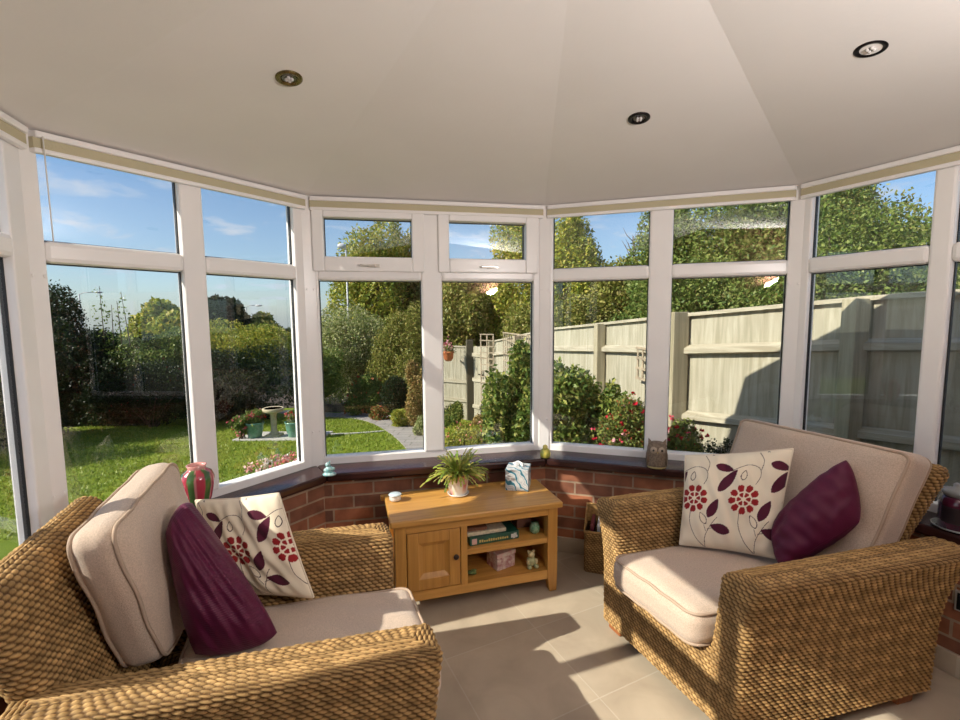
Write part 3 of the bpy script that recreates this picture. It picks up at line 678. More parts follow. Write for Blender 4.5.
tb_ = empty('tissue_box', cabp(.295, .265, .5005), CZ + rad(-28)); tag(tb_, 'cube tissue box with grey and blue marbled sides on the right of the cabinet', 'tissue box')
h = .064; n = 40
gv = MB(); gv.box(-h, h, -h, h, 0, .122)
def mat_marble():
    mt, nt, b = new_mat('marbled_card'); N, L = nt.nodes, nt.links
    tc = N.new('ShaderNodeTexCoord'); wv = N.new('ShaderNodeTexWave'); wv.bands_direction = 'DIAGONAL'; wv.inputs['Scale'].default_value = 11; wv.inputs['Distortion'].default_value = 9; wv.inputs['Detail'].default_value = 2; wv.inputs['Detail Scale'].default_value = 1.2; L.new(tc.outputs['Object'], wv.inputs[0])
    cr = N.new('ShaderNodeValToRGB'); e = cr.color_ramp.elements; e[0].position = 0; e[0].color = (.03, .15, .22, 1); e[1].position = 1; e[1].color = (.62, .62, .60, 1)
    for p, c in ((.14, (.05, .24, .32, 1)), (.22, (.70, .72, .72, 1)), (.45, (.42, .42, .43, 1)), (.62, (.72, .71, .68, 1)), (.8, (.36, .37, .40, 1))): q = e.new(p); q.color = c
    L.new(wv.outputs['Fac'], cr.inputs[0]); L.new(cr.outputs[0], b.inputs['Base Color']); b.inputs['Roughness'].default_value = .4; return mt
gv.build('box_body', mat_marble(), tb_, bevel=.003)
tv, tf = [], []
for i_ in range(9):
    for j_ in range(5):
        u_ = i_ / 8 - .5; v_ = j_ / 4; tv.append((u_ * .05 * (1 + .3 * v_), .018 * math.sin(u_ * 9 + v_ * 2) * (1 - .5 * v_),   .121 + .030 * v_ * (1 - 1.2 * u_ * u_)))
for i_ in range(8):
    for j_ in range(4): tf.append((i_ * 5 + j_, (i_ + 1) * 5 + j_, (i_ + 1) * 5 + j_ + 1, i_ * 5 + j_ + 1))
tis = np_mesh('tissue', np.array(tv), np.array(tf), mat('white_tissue', (.85, .85, .84), .9), tb_); sm = tis.modifiers.new('thick', 'SOLIDIFY'); sm.thickness = .001

# things on the shelves
simple('board_game', MB().box(-.135, .135, -.09, .09, 0, .042), mat('dark_green_card', (.012, .085, .055), .35, noise=.25, nscale=18), cabp(.085, .150, .3025), CZ + .05, 'dark green boxed game lying at the bottom of the upper shelf', 'box', .002)
gb = bpy.data.objects['board_game']
MB().box(-.125, -.098, -.0915, -.0895, .006, .036).build('spine_emblem', mat('pale_pink_print', (.72, .46, .42), .5), gb, bevel=.002)
lt = MB(); R_ = random.Random(2)
for k_ in range(13):
    x_ = -.085 + k_ * .0125; h_ = R_.uniform(.008, .014); lt.box(x_, x_ + .0085, -.0912, -.0897, .012, .012 + h_)
lt.build('spine_print', mat('gold_print', (.62, .48, .14), .5), gb)
pc = MB()
for (x_, z_, r_) in ((.100, .020, .010), (.113, .026, .008), (.106, .012, .007), (.120, .015, .006)): pc.box(x_ - r_, x_ + r_, -.0913, -.0897, z_ - r_, z_ + r_)
pc.build('spine_picture', mat('white_print', (.7, .7, .68), .5), gb, bevel=.004)
simple('paperback_book', MB().box(-.105, .105, -.08, .07, 0, .019), mat('cream_book', (.62, .55, .40), .6, noise=.2, nscale=60), cabp(.050, .155, .3450), CZ + .03, 'cream book lying on the dark green game box', 'book', .002)
simple('brown_book', MB().box(-.055, .055, -.07, .06, 0, .018), mat('brown_book', (.20, .09, .05), .6), cabp(.0, .155, .3645), CZ, 'small brown book topmost on the shelf pile in the cabinet', 'book', .002)
simple('brown_box', MB().box(-.042, .042, -.04, .04, 0, .066), mat('brown_box', (.22, .10, .065), .6, noise=.2), cabp(.295, .215, .3025), CZ, 'small brown box at the back of the upper shelf', 'box', .003)
gm = MB().lathe([(.020, 0), (.027, .010), (.029, .028), (.024, .046), (.018, .052), (.021, .056)], 24)
simple('green_ornament', gm, mat('mottled_green_glass', (.03, .20, .08), .2, col2=(.35, .5, .32), nscale=60, coat=.5), cabp(.328, .105, .3025), CZ, 'round mottled green ornament in front of the brown box on the upper shelf', 'ornament', 0, True)
# floral box: striped pink card
fb = empty('trinket_box', cabp(.150, .150, .1255), CZ + rad(18)); tag(fb, 'pink and white patterned trinket box on the lower shelf', 'box')
MB().box(-.058, .058, -.05, .05, 0, .078).build('box_body', mat('pink_print_card', (.75, .66, .60), .6, col2=(.42, .16, .17), nscale=45), fb, bevel=.002)
MB().box(-.062, .062, -.054, .054, .070, .092).build('lid', mat('pink_lid', (.70, .42, .40), .6, col2=(.74, .66, .60), nscale=50), fb, bevel=.002)
td = empty('teddy_figurine', cabp(.300, .085, .1255), CZ); tag(td, 'small cream teddy figurine sitting on the right of the lower shelf', 'figurine')
MB().sphere((0, 0, .030), .027, 16, 10, (1, .9, 1.05)).build('body', mat('teddy_green', (.42, .44, .24), .5, noise=.2, nscale=60), td, smooth=True)
hd = MB().sphere((0, -.004, .070), .019, 16, 10).sphere((-.015, 0, .086), .007, 10, 6).sphere((.015, 0, .086), .007, 10, 6).sphere((0, -.020, .066), .008, 10, 6)
hd.build('head', mat('teddy_cream', (.58, .50, .28), .5, noise=.15, nscale=60), td, smooth=True)
for sx in (-1, 1):
    MB().sphere((sx * .024, -.016, .034), .011, 12, 8, (.8, 1, 1.4)).build('arm', MATS['teddy_cream'], td, smooth=True)
    MB().sphere((sx * .020, -.026, .012), .0125, 12, 8, (1, 1.4, .9)).build('leg', MATS['teddy_green'], td, smooth=True)
lm_ = MB(); R_ = random.Random(8)
for k_ in range(14):
    a_ = R_.uniform(0, 6.28); r_ = R_.uniform(.0, .026); lm_.sphere((r_ * math.cos(a_), r_ * math.sin(a_) * .7, .008 + R_.uniform(0, .022)), R_.uniform(.006, .010), 8, 5, (1.5, .8, .6))
simple('leaf_ornament', lm_, mat('ornament_leaf_green', (.10, .16, .05), .5, noise=.3, nscale=80), cabp(-.030, .085, .1275), CZ, 'small green leafy ornament at the left of the lower shelf', 'ornament', 0, True)

# ------------------------------------------------------------------ things on the sill
def sill(i, p): return Vector((p[0], p[1], ZSILL + .0005))
vs_ = MB().lathe([(.030, 0), (.034, .004), (.050, .05), (.063, .11), (.064, .14), (.055, .165), (.036, .178), (.033, .184), (.038, .196), (.035, .197), (.029, .186), (.030, .176), (1e-5, .17)], 96)
Vp = np.array(vs_.v); me = bpy.data.meshes.new('vase'); me.from_pydata(vs_.v, [], vs_.f); me.update(); ca = me.color_attributes.new('col', 'FLOAT_COLOR', 'POINT'); c4 = np.ones((len(Vp), 4), np.float32)
for i_, p in enumerate(Vp):
    an = (math.degrees(math.atan2(p[1], p[0])) + 360) % 60 + 4 * mnoise.noise(Vector(p) * 30)
    c = (.46, .045, .075) if an < 26 else ((.07, .15, .04) if an < 50 else (.60, .22, .22))
    if p[2] > .183: c = (.66, .30, .26)
    if .150 < p[2] < .178: c = tuple(.6 * x for x in (.07, .14, .045)) if an > 26 else (.40, .04, .07)
    c4[i_, :3] = c
ca.data.foreach_set('color', c4.ravel()); vz = link('vase', me, GLAZE, None, smooth=True); vz.scale = (1.08, 1.08, 1.06); vz.location = sill(1, (-1.285, 2.055)); vz['label'] = 'red and green striped ceramic vase on the sill behind the left armchair'; vz['category'] = 'vase'

cd = empty('trinket_figurine', sill(1, (-.835, 2.505))); tag(cd, 'small turquoise glass figurine on the sill at the corner left of the cabinet', 'ornament')
tq = mat('turquoise_glass', (.10, .36, .38), .12, col2=(.55, .68, .66), nscale=90, coat=.6)
MB().lathe([(.036, 0), (.038, .006), (.028, .014), (1e-5, .016)], 24, sy=.8).build('base', tq, cd, smooth=True)
b_ = MB().sphere((0, 0, .030), .022, 16, 10, (1, .9, 1)).sphere((-.006, -.002, .058), .014, 12, 8).sphere((.019, 0, .034), .012, 12, 8).sphere((-.020, 0, .026), .012, 12, 8).sphere((.004, 0, .074), .005, 8, 6)
b_.build('body', tq, cd, smooth=True)
eg = empty('chick_ornament', sill(2, (.395, 2.790))); tag(eg, 'small yellow chick ornament on the sill at the middle corner post', 'ornament')
yl = mat('yellow_glaze', (.62, .52, .10), .3, col2=(.34, .38, .08), nscale=70)
MB().lathe([(.022, 0), (.030, .006), (.033, .026), (.028, .046), (.016, .058), (1e-5, .062)], 24).build('body', yl, eg, smooth=True)
MB().sphere((-.002, -.006, .066), .016, 14, 8).sphere((-.004, -.022, .064), .005, 8, 6, (1, 1.6, .7)).build('head', mat('yellow_head', (.72, .62, .18), .3), eg, smooth=True)
ow = empty('owl_ornament', sill(3, (1.000, 2.590)), rad(-15)); tag(ow, 'brown feathered owl ornament on the sill between the two fence windows', 'ornament')
owm = mat('owl_brown', (.26, .19, .13), .6, col2=(.12, .085, .06), nscale=120, bump=.5, bscale=150)
MB().lathe([(.040, 0), (.050, .004), (.053, .03), (.054, .075), (.052, .115), (.046, .138), (.030, .148), (1e-5, .150)], 32, sx=1.0, sy=.8).build('body', owm, ow, smooth=True)
for sx in (-1, 1):
    MB().add([(sx * .050, -.018, .125), (sx * .018, -.022, .140), (sx * .030, .022, .138), (sx * .047, -.006, .170)], [(0, 1, 3), (1, 2, 3), (2, 0, 3), (0, 2, 1)]).build('ear', owm, ow)
    e_ = MB().lathe([(.019, 0), (.019, .003), (.010, .005), (1e-5, .0055)], 20).build('eye_disc', mat('owl_face', (.42, .33, .25), .6), ow, smooth=True); e_.location = (sx * .021, -.037, .108); e_.rotation_euler = (rad(90), 0, rad(sx * 18))
    MB().sphere((0, 0, .006), .0065, 10, 6).build('eye', mat('owl_eye', (.02, .015, .01), .15), e_, smooth=True)
    MB().lathe([(.006, 0), (.017, .03), (.014, .065), (.004, .085)], 12, (sx * .051, -.004, .012), .55, 1.5).build('wing', mat('owl_wing', (.17, .115, .075), .6, bump=.5, bscale=120), ow, smooth=True)
bk = MB().add([(-.006, -.043, .100), (.006, -.043, .100), (0, -.050, .090), (0, -.040, .086)], [(0, 1, 2), (0, 2, 3), (1, 3, 2), (0, 3, 1)]).build('beak', mat('owl_beak', (.3, .2, .08), .4), ow)
MB().lathe([(.049, 0), (.052, .006), (.050, .010), (1e-5, .010)], 32, (0, 0, .001), 1.0, .82).build('base', mat('owl_base', (.45, .36, .16), .5), ow, smooth=True)

cj = empty('candle_jar', sill(4, (1.905, 1.800)), rad(-60)); cj.scale = (1.15, 1.15, 1.1); tag(cj, 'plum jar candle with a glass lid on the right hand sill', 'candle')
MB().lathe([(.045, 0), (.050, .004), (.051, .10), (.046, .118), (.040, .124), (1e-5, .124)], 40).build('wax', mat('plum_wax', (.075, .008, .03), .12, coat=.8), cj, smooth=True)
MB().lathe([(.040, .1235), (.043, .128), (.047, .134), (.047, .144), (.038, .150), (.016, .153), (.017, .166), (.010, .172), (1e-5, .172)], 40).build('lid', mat('lid_glass', (.24, .25, .25), .06, coat=1.0), cj, smooth=True)
lb_ = []
for k_ in range(13):
    a_ = rad(-90 - 38 + k_ * 76 / 12)
    lb_ += [(.0515 * math.cos(a_), .0515 * math.sin(a_), .030), (.0515 * math.cos(a_), .0515 * math.sin(a_), .090)]
np_mesh('paper_label', np.array(lb_), np.array([(2 * k_, 2 * k_ + 2, 2 * k_ + 3, 2 * k_ + 1) for k_ in range(12)]), mat('dark_label', (.022, .012, .016), .4), cj)
MB().lathe([(.050, .004), (.064, .006), (.067, .013), (.062, .012), (.052, .008)], 40).build('glass_dish', MATS['lid_glass'], cj, smooth=True)

# ------------------------------------------------------------------ magazine basket beside the right armchair
bs = empty('magazine_basket', (.735, 2.60, 0), rad(-18)); tag(bs, 'slim wicker magazine basket on the tiles behind the right armchair', 'basket')
W_, D_ = .13, .085
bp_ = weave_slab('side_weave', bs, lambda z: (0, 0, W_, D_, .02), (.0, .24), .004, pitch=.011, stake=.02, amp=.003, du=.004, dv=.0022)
# the woven shell is open at the top: cut away the cap and add a rim, bottom and the raised back
bm = bmesh.new(); bm.from_mesh(bp_.data); bmesh.ops.delete(bm, geom=[v for v in bm.verts if v.co.z > .2385], context='VERTS'); bm.to_mesh(bp_.data); bm.free()
sd = bp_.modifiers.new('thick', 'SOLIDIFY'); sd.thickness = .006
PLAINGRASS = mat('plain_seagrass', (.42, .25, .09), .55, noise=.3, nscale=60, bump=.4, bscale=90)
MB().box(-W_ + .004, W_ - .004, -D_ + .004, D_ - .004, .002, .008).build('bottom', PLAINGRASS, bs)
rim = [(W_ - .002, -D_ + .002, .24), (W_ - .002, D_ - .002, .34), (-W_ + .002, D_ - .002, .34), (-W_ + .002, -D_ + .002, .24)]
MB().tube(rim, .008, 8, closed=True).build('rim', PLAINGRASS, bs, smooth=True)
MB().add([(-W_, D_, .235), (W_, D_, .235), (W_, D_, .34), (-W_, D_, .34), (-W_, D_ - .006, .235), (W_, D_ - .006, .235), (W_, D_ - .006, .34), (-W_, D_ - .006, .34)], [(0, 1, 2, 3), (7, 6, 5, 4), (3, 2, 6, 7), (0, 4, 5, 1)]).build('raised_back', PLAINGRASS, bs)
BM_ = frame_of(bs)
for k_, (x_, c_, h_, lb__) in enumerate([(-.085, (.16, .02, .04), .285, 'maroon magazine standing at the left end of the wicker basket'), (-.050, (.55, .56, .60), .275, 'pale grey magazine standing second in the wicker basket'), (-.020, (.05, .05, .10), .290, 'dark blue magazine standing third in the wicker basket'), (.03, (.42, .36, .28), .27, 'tan magazine standing rightmost in the wicker basket')]):
    simple('magazine', MB().box(-.009, .009, -.065, .065, 0, h_ - .008), mat('magazine_cover_%s' % 'abcd'[k_], c_, .4), BM_ @ Vector((x_, 0, .0085)), bs.rotation_euler.z, lb__, 'magazine', .001, False, 'magazines in the basket')
# ================================================================== GARDEN
GR = mat('lawn_turf', (.21, .27, .030), .9, noise=.35, nscale=1.6, col2=(.14, .20, .022), bump=.6, bscale=60, spec=.1)
SOIL = mat('border_soil', (.06, .04, .025), .95, noise=.3, nscale=8, bump=.5, bscale=30)
def terrain(name, x0, x1, y0, y1, nx, ny, m, dz=0.0, test=None):
    X = np.linspace(x0, x1, nx); Y = np.linspace(y0, y1, ny); xx, yy = np.meshgrid(X, Y, indexing='ij'); zz = -0.25 - 0.085 * np.clip(yy, 0, 20) + dz
    idx = np.arange(nx * ny).reshape(nx, ny); Fq = np.stack([idx[:-1, :-1], idx[1:, :-1], idx[1:, 1:], idx[:-1, 1:]], -1).reshape(-1, 4)
    return np_mesh(name, np.stack([xx, yy, zz], -1).reshape(-1, 3), Fq, m)
struct(terrain('garden_ground', -60, 60, -8, 130, 60, 80, SOIL, -.03))
def strip(name, pts, wid, m, dz, thick=.05):
    """ribbon following the ground along pts [(x, y)]"""
    P = []
    for i in range(len(pts) - 1):
        for t in np.linspace(0, 1, 6, endpoint=False):
            p0 = np.array(pts[max(i - 1, 0)]); p1 = np.array(pts[i]); p2 = np.array(pts[i + 1]); p3 = np.array(pts[min(i + 2, len(pts) - 1)])
            P.append(.5 * (2 * p1 + (p2 - p0) * t + (2 * p0 - 5 * p1 + 4 * p2 - p3) * t * t + (3 * p1 - p0 - 3 * p2 + p3) * t ** 3))
    P.append(np.array(pts[-1])); vs, fs = [], []
    for i, p in enumerate(P):
        d = P[min(i + 1, len(P) - 1)] - P[max(i - 1, 0)]; d = d / np.linalg.norm(d); nn = np.array([-d[1], d[0]])
        w = wid[0] + (wid[1] - wid[0]) * i / (len(P) - 1)
        for sgn in (1, -1):
            q = p + nn * sgn * w / 2; z = ground(*q) + dz; vs += [(q[0], q[1], z), (q[0], q[1], z - thick)]
    for i in range(len(P) - 1):
        a = i * 4; b = a + 4; fs += [(a, a + 2, b + 2, b), (a + 2, a + 3, b + 3, b + 2), (a + 1, a, b, b + 1)]
    return MB().add(vs, fs).build(name, m)
# lawn polygon on the slope
def g2(u, v):   # where the sight line of a pixel meets the sloping ground
    r = ray(u, v); t = (EYE + .25) / (-r.z - .085 * r.y); return (r.x * t, r.y * t)
lawn = terrain('lawn', -13, -0.02, 2.0, 15.5, 60, 60, GR, 0.0); struct(lawn)
edge = [(-1.4, 13.5), (-1.55, 11.5), (-1.1, 10.2), (-.75, 8.6), (-.35, 7.0), (.15, 5.5), (.5, 3.6)]
STONE = None
def mat_paving():
    mt, nt, b = new_mat('grey_paving'); N, L = nt.nodes, nt.links
    tc = N.new('ShaderNodeTexCoord'); br = N.new('ShaderNodeTexBrick'); br.offset = .35; br.inputs['Scale'].default_value = 1; br.inputs['Brick Width'].default_value = .45; br.inputs['Row Height'].default_value = .30; br.inputs['Mortar Size'].default_value = .012
    br.inputs['Color1'].default_value = (.36, .33, .30, 1); br.inputs['Color2'].default_value = (.30, .275, .25, 1); br.inputs['Mortar'].default_value = (.17, .155, .13, 1)
    L.new(tc.outputs['Object'], br.inputs['Vector']); L.new(br.outputs['Color'], b.inputs['Base Color']); b.inputs['Roughness'].default_value = .9
    return mt
PAVING = mat_paving()
KERB = mat('pale_kerb_stone', (.52, .49, .44), .85, noise=.12)
p_ = [g2(440, 455), g2(418, 437), g2(396, 425), g2(375, 418.5), (g2(348, 416)), g2(325, 415), g2(300, 413), g2(285, 411)]
pt = strip('garden_path', p_, (.95, .75), PAVING, .018); struct(pt)
# bed to the right of the path, between path and fence
bed = MB(); bp2 = [(p[0] + .55, p[1] + .15) for p in p_[:5]]
kb_ = strip('path_kerb', [(p[0] + .42, p[1] + .20) for p in p_[:6]], (.09, .09), KERB, .05, .1); struct(kb_)
es = strip('lawn_edging', [g2(318, 434.5), g2(350, 434), g2(384, 431.5)], (.10, .10), KERB, .022); struct(es)

# short grass on the lawn, nobody could count it
n = 60000; gx = rng.uniform(-10.0, -.1, n); gy = rng.uniform(4.2, 13.4, n)
path_x = np.interp(gy, [q[1] for q in p_[:6]], [q[0] for q in p_[:6]]); keep = gx < path_x - .50
far_y = np.interp(gx, [-11, -4.2, -1.8], [13.2, 12.4, 11.2]); keep &= (gy < 13.0)
gx, gy = gx[keep], gy[keep]; n = len(gx); gz = -.25 - .085 * gy; a = rng.uniform(0, 6.28, n); hgt = rng.uniform(.02, .05, n); w = rng.uniform(.006, .014, n); lx = rng.normal(0, .02, n); ly = rng.normal(0, .02, n)
V = np.zeros((n, 3, 3)); V[:, 0] = np.stack([gx - w * np.cos(a), gy - w * np.sin(a), gz], -1); V[:, 1] = np.stack([gx + w * np.cos(a), gy + w * np.sin(a), gz], -1); V[:, 2] = np.stack([gx + lx, gy + ly, gz + hgt], -1)
gc = np.array([[.24, .31, .030], [.31, .35, .045], [.17, .24, .024]])[rng.integers(0, 3, n)]
go = np_mesh('grass', V.reshape(-1, 3), np.arange(n * 3).reshape(-1, 3), LEAF, None, smooth=False, col=np.repeat(gc, 3, 0)); tag(go, 'short green grass of the lawn', 'grass', kind='stuff')

# ------------------------------------------------------------------ foliage
LEAF_GAIN = 1.6
def leaf_mesh(name, parent, P, size, cols, wts=None, aspect=.5, droop=0.2, out=None, petal=False):
    if not petal: size = (size[0] * .78, size[1] * .78)
    n = len(P); d = rng.normal(0, 1, (n, 3)); d[:, 2] -= droop
    if out is not None: d += out * .6
    d /= np.linalg.norm(d, axis=1, keepdims=True); e = rng.normal(0, 1, (n, 3)); s = np.cross(d, e); s /= np.maximum(np.linalg.norm(s, axis=1, keepdims=True), 1e-6)
    L_ = rng.uniform(size[0], size[1], n)[:, None]; W_ = L_ * aspect; nn = np.cross(d, s)
    V = np.stack([P - d * L_ * .5, P + s * W_ * .5 + nn * L_ * .06, P + d * L_ * .5, P - s * W_ * .5 + nn * L_ * .06], 1)
    k = rng.choice(len(cols), n, p=wts); c = np.array(cols)[k] * (LEAF_GAIN if not petal else 1.0) * rng.uniform(.8, 1.2, (n, 1))
    return np_mesh(name, V.reshape(-1, 3), np.arange(n * 4).reshape(-1, 4), LEAF, parent, smooth=False, col=np.repeat(np.clip(c, 0, 1), 4, 0))
def blooms(parent, centres, cols, k=5, spread=.014, size=(.02, .04)):
    protos = []
    for c in cols:
        o = leaf_mesh('flower', parent, rng.normal(0, spread, (k, 3)), size, [c], None, aspect=.85, petal=True); protos.append([o, False])
    for j, p in enumerate(centres):
        q = protos[j % len(protos)]
        if q[1]: o = q[0].copy(); C.objects.link(o)
        else: o = q[0]; q[1] = True
        o.location = tuple(p); o.rotation_euler = (rng.uniform(0, 6), rng.uniform(0, 6), rng.uniform(0, 6))
def blobs_points(blobs, n, zmin=None, inner=.62):
    vol = np.array([b[3] * b[4] + b[4] * b[5] + b[3] * b[5] for b in blobs]); k = rng.choice(len(blobs), n, p=vol / vol.sum()); B = np.array(blobs)[k]
    d = rng.normal(0, 1, (n, 3)); d /= np.linalg.norm(d, axis=1, keepdims=True); r = rng.uniform(inner ** 2, 1.0, n) ** .5 * (1 + rng.normal(0, .05, n)); P = B[:, :3] + d * r[:, None] * B[:, 3:6]
    if zmin is not None:
        P[:, 2] = np.maximum(P[:, 2], zmin + rng.uniform(0.0, .06, n))
    return P, d
def make_blobs(c, R, n, rs=(.30, .5), flat=1.0, R_=None):
    """lumpy crown: sub-crowns spread over an ellipsoid"""
    out = [(c[0], c[1], c[2], R[0] * .72, R[1] * .72, R[2] * .72)]
    for _ in range(n):
        d = rng.normal(0, 1, 3); d /= np.linalg.norm(d); s = rng.uniform(*rs); k = rng.uniform(.55, .85)
        out.append((c[0] + d[0] * R[0] * k, c[1] + d[1] * R[1] * k, c[2] + d[2] * R[2] * k, R[0] * s, R[1] * s, R[2] * s * flat))
    return out
BARK = mat('tree_bark', (.13, .09, .06), .9, noise=.3, nscale=15, bump=.5, bscale=40)
GREENS = {
 'olive': [(.15, .165, .03), (.20, .20, .045), (.10, .12, .022), (.24, .21, .06)],
 'yellow': [(.26, .26, .035), (.19, .22, .03), (.13, .17, .025), (.32, .27, .05)],
 'dark': [(.016, .028, .009), (.024, .040, .011), (.011, .020, .007)],  # dark foliage; also holds the hedges' shade in its colour
 'mid': [(.09, .13, .025), (.13, .17, .035), (.06, .10, .02), (.17, .19, .05)],
 'laurel': [(.075, .12, .022), (.13, .17, .032), (.05, .085, .016), (.24, .24, .06)],
 'varieg': [(.27, .28, .12), (.19, .22, .07), (.36, .34, .18), (.11, .15, .04)],
 'bronze': [(.20, .12, .04), (.24, .17, .06), (.12, .12, .03), (.30, .22, .08)],
 'red': [(.13, .15, .03), (.09, .12, .03), (.30, .06, .03), (.20, .13, .04)],
}
def tree(name, label, cat, x, y, zc, R, kind, n, size, nb=14, trunk=.16, group=None, wts=None, top=None):
    z0 = ground(x, y) - .03; t = empty(name, (x, y, z0)); tag(t, label, cat, group)
    bl = make_blobs((0, 0, zc - z0), R, nb); P, d = blobs_points(bl, int(n * 1.5), zmin=.05)
    leaf_mesh('foliage', t, P, size, GREENS[kind], wts, out=d)
    tm = MB(); H = zc - z0
    tm.tube([(0, 0, 0), (trunk * .3, 0, H * .35), (-trunk * .2, .1, H * .75), (0, 0, H + R[2] * .5)], [trunk, trunk * .8, trunk * .55, trunk * .2], 8)
    for k in range(9):
        b = bl[1 + k % (len(bl) - 1)]; z = H * rng.uniform(.4, .85); tm.tube([(0, 0, z), (b[0] * .5, b[1] * .5, (z + b[2]) / 2 + .1), (b[0], b[1], b[2])], [trunk * .4, trunk * .28, trunk * .08], 6)
    tm.build('trunk', BARK, t, smooth=True)
    return t
def shrub(name, label, cat, x, y, R, kind, n, size, h=None, nb=10, group=None, flowers=None, wts=None, rs=(.3, .5), zoff=0.0, aspect=.5, fsize=(.02, .04)):
    z0 = ground(x, y) - .03 + zoff; t = empty(name, (x, y, z0)); tag(t, label, cat, group)
    hh = h or R[2] * 1.8
    bl = make_blobs((0, 0, hh - R[2] * .95), R, nb, rs); P, d = blobs_points(bl, int(n * 1.5), zmin=.03, inner=.5)
    leaf_mesh('foliage', t, P, size, GREENS[kind], wts, aspect=aspect, out=d)
    sm_ = MB()
    for k in range(7):
        b = bl[k % len(bl)]; sm_.tube([(rng.normal(0, .05), rng.normal(0, .05), 0), (b[0] * .4, b[1] * .4, max(.05, b[2] * .5)), (b[0] * .9, b[1] * .9, max(.08, b[2]))], [.018, .013, .006], 5)
    sm_.build('stems', BARK, t, smooth=True)
    if flowers:
        fcols, fn = flowers; Pf, df = blobs_points(bl, fn, zmin=.05, inner=.97); Pf = Pf + df * .03
        blooms(t, Pf[:99], fcols, 5, fsize[0] * .45, fsize)
    return t

def planted(u, vb, vt, hw):
    x, y = g2(u, vb); zt = at(u, vt, y).z; H = zt - ground(x, y); R = hw / F_PX * y
    return x, y, R, H
def pshrub(name, label, cat, u, vb, vt, hw, kind, n, size, nb=12, **kw):
    x, y, R, H = planted(u, vb, vt, hw); return shrub(name, label, cat, x, y + R * .5, (R, R * .8, max(H * .53, .12)), kind, n, size, h=H, nb=nb, **kw)
# --- left boundary hedging (shade of its near face put into the dark leaf colour)
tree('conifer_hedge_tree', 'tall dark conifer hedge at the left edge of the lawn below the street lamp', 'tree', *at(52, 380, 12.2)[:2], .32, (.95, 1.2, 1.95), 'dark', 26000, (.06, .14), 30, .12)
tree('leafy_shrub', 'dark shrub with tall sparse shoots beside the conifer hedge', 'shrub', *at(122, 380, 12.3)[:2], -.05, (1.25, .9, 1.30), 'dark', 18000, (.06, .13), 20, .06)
tree('leafy_shrub', 'sprawling shrub with yellow green sprays right of the sparse shoots', 'shrub', *at(160, 350, 12.5)[:2], .42, (1.30, .9, .80), 'mid', 17000, (.05, .12), 22, .06)
shrub('dark_border_shrub', 'low dark shrub with red leaves under the yellow green sprays', 'shrub', *at(150, 400, 11.4)[:2], (1.45, .7, 1.0), 'dark', 16000, (.05, .1), h=1.85, flowers=([(.16, .03, .02), (.20, .05, .03)], 60))
tree('climber_hedge', 'hedge smothered in yellow green climber behind the bird bath', 'hedge', *at(248, 350, 13.4)[:2], .52, (1.75, .8, .85), 'yellow', 20000, (.05, .12), 26, .08)
tree('climber_hedge', 'bushy hedge filling the gap right of the yellow green climber', 'hedge', *at(312, 380, 13.2)[:2], -.15, (.85, .7, 1.05), 'mid', 14000, (.05, .12), 18, .08)
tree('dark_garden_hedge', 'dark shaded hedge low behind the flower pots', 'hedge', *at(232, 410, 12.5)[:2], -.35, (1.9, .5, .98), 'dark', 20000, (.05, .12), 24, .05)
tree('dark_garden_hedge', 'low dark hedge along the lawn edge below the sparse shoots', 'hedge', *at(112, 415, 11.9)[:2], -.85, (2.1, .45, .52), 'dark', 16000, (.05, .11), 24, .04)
for k, (u, Y, R, zc) in enumerate([(-25, 9.5, (1.7, 1.5, 1.7), .5), (-95, 8.5, (1.8, 1.6, 1.7), .5), (-190, 7.2, (1.6, 1.6, 1.6), .5)]):
    tree('boundary_bush', ['broad dark bush seen through the leftmost side window', 'broad green bush farther left outside the side windows', 'broad green bush outside the side window nearest the house'][k], 'bush', *at(u, 380, Y)[:2], zc - .3, R, ['dark', 'mid', 'laurel'][k], 14000, (.06, .14), 16, .1)
# shoots rising over the shrub
sh = tag(empty('tall_shoots', (*at(118, 380, 11.8)[:2], ground(0, 11.8))), 'thin leafy shoots rising above the left hedge against the sky', 'shoots')
sm_ = MB(); pts_ = []
for k in range(4):
    x = -.35 + k * .22; hgt_ = 3.0 + rng.uniform(0, .65); q = [(x, 0, .5), (x + .05, .05, 1.9), (x + rng.uniform(-.15, .15), .0, hgt_)]; sm_.tube(q, [.02, .015, .005], 5)
    for j in range(70): z = rng.uniform(1.9, hgt_); pts_.append((x + rng.normal(0, .07), rng.normal(0, .07), z))
sm_.build('stems', BARK, sh, smooth=True); leaf_mesh('foliage', sh, np.array(pts_), (.07, .14), GREENS['mid'])
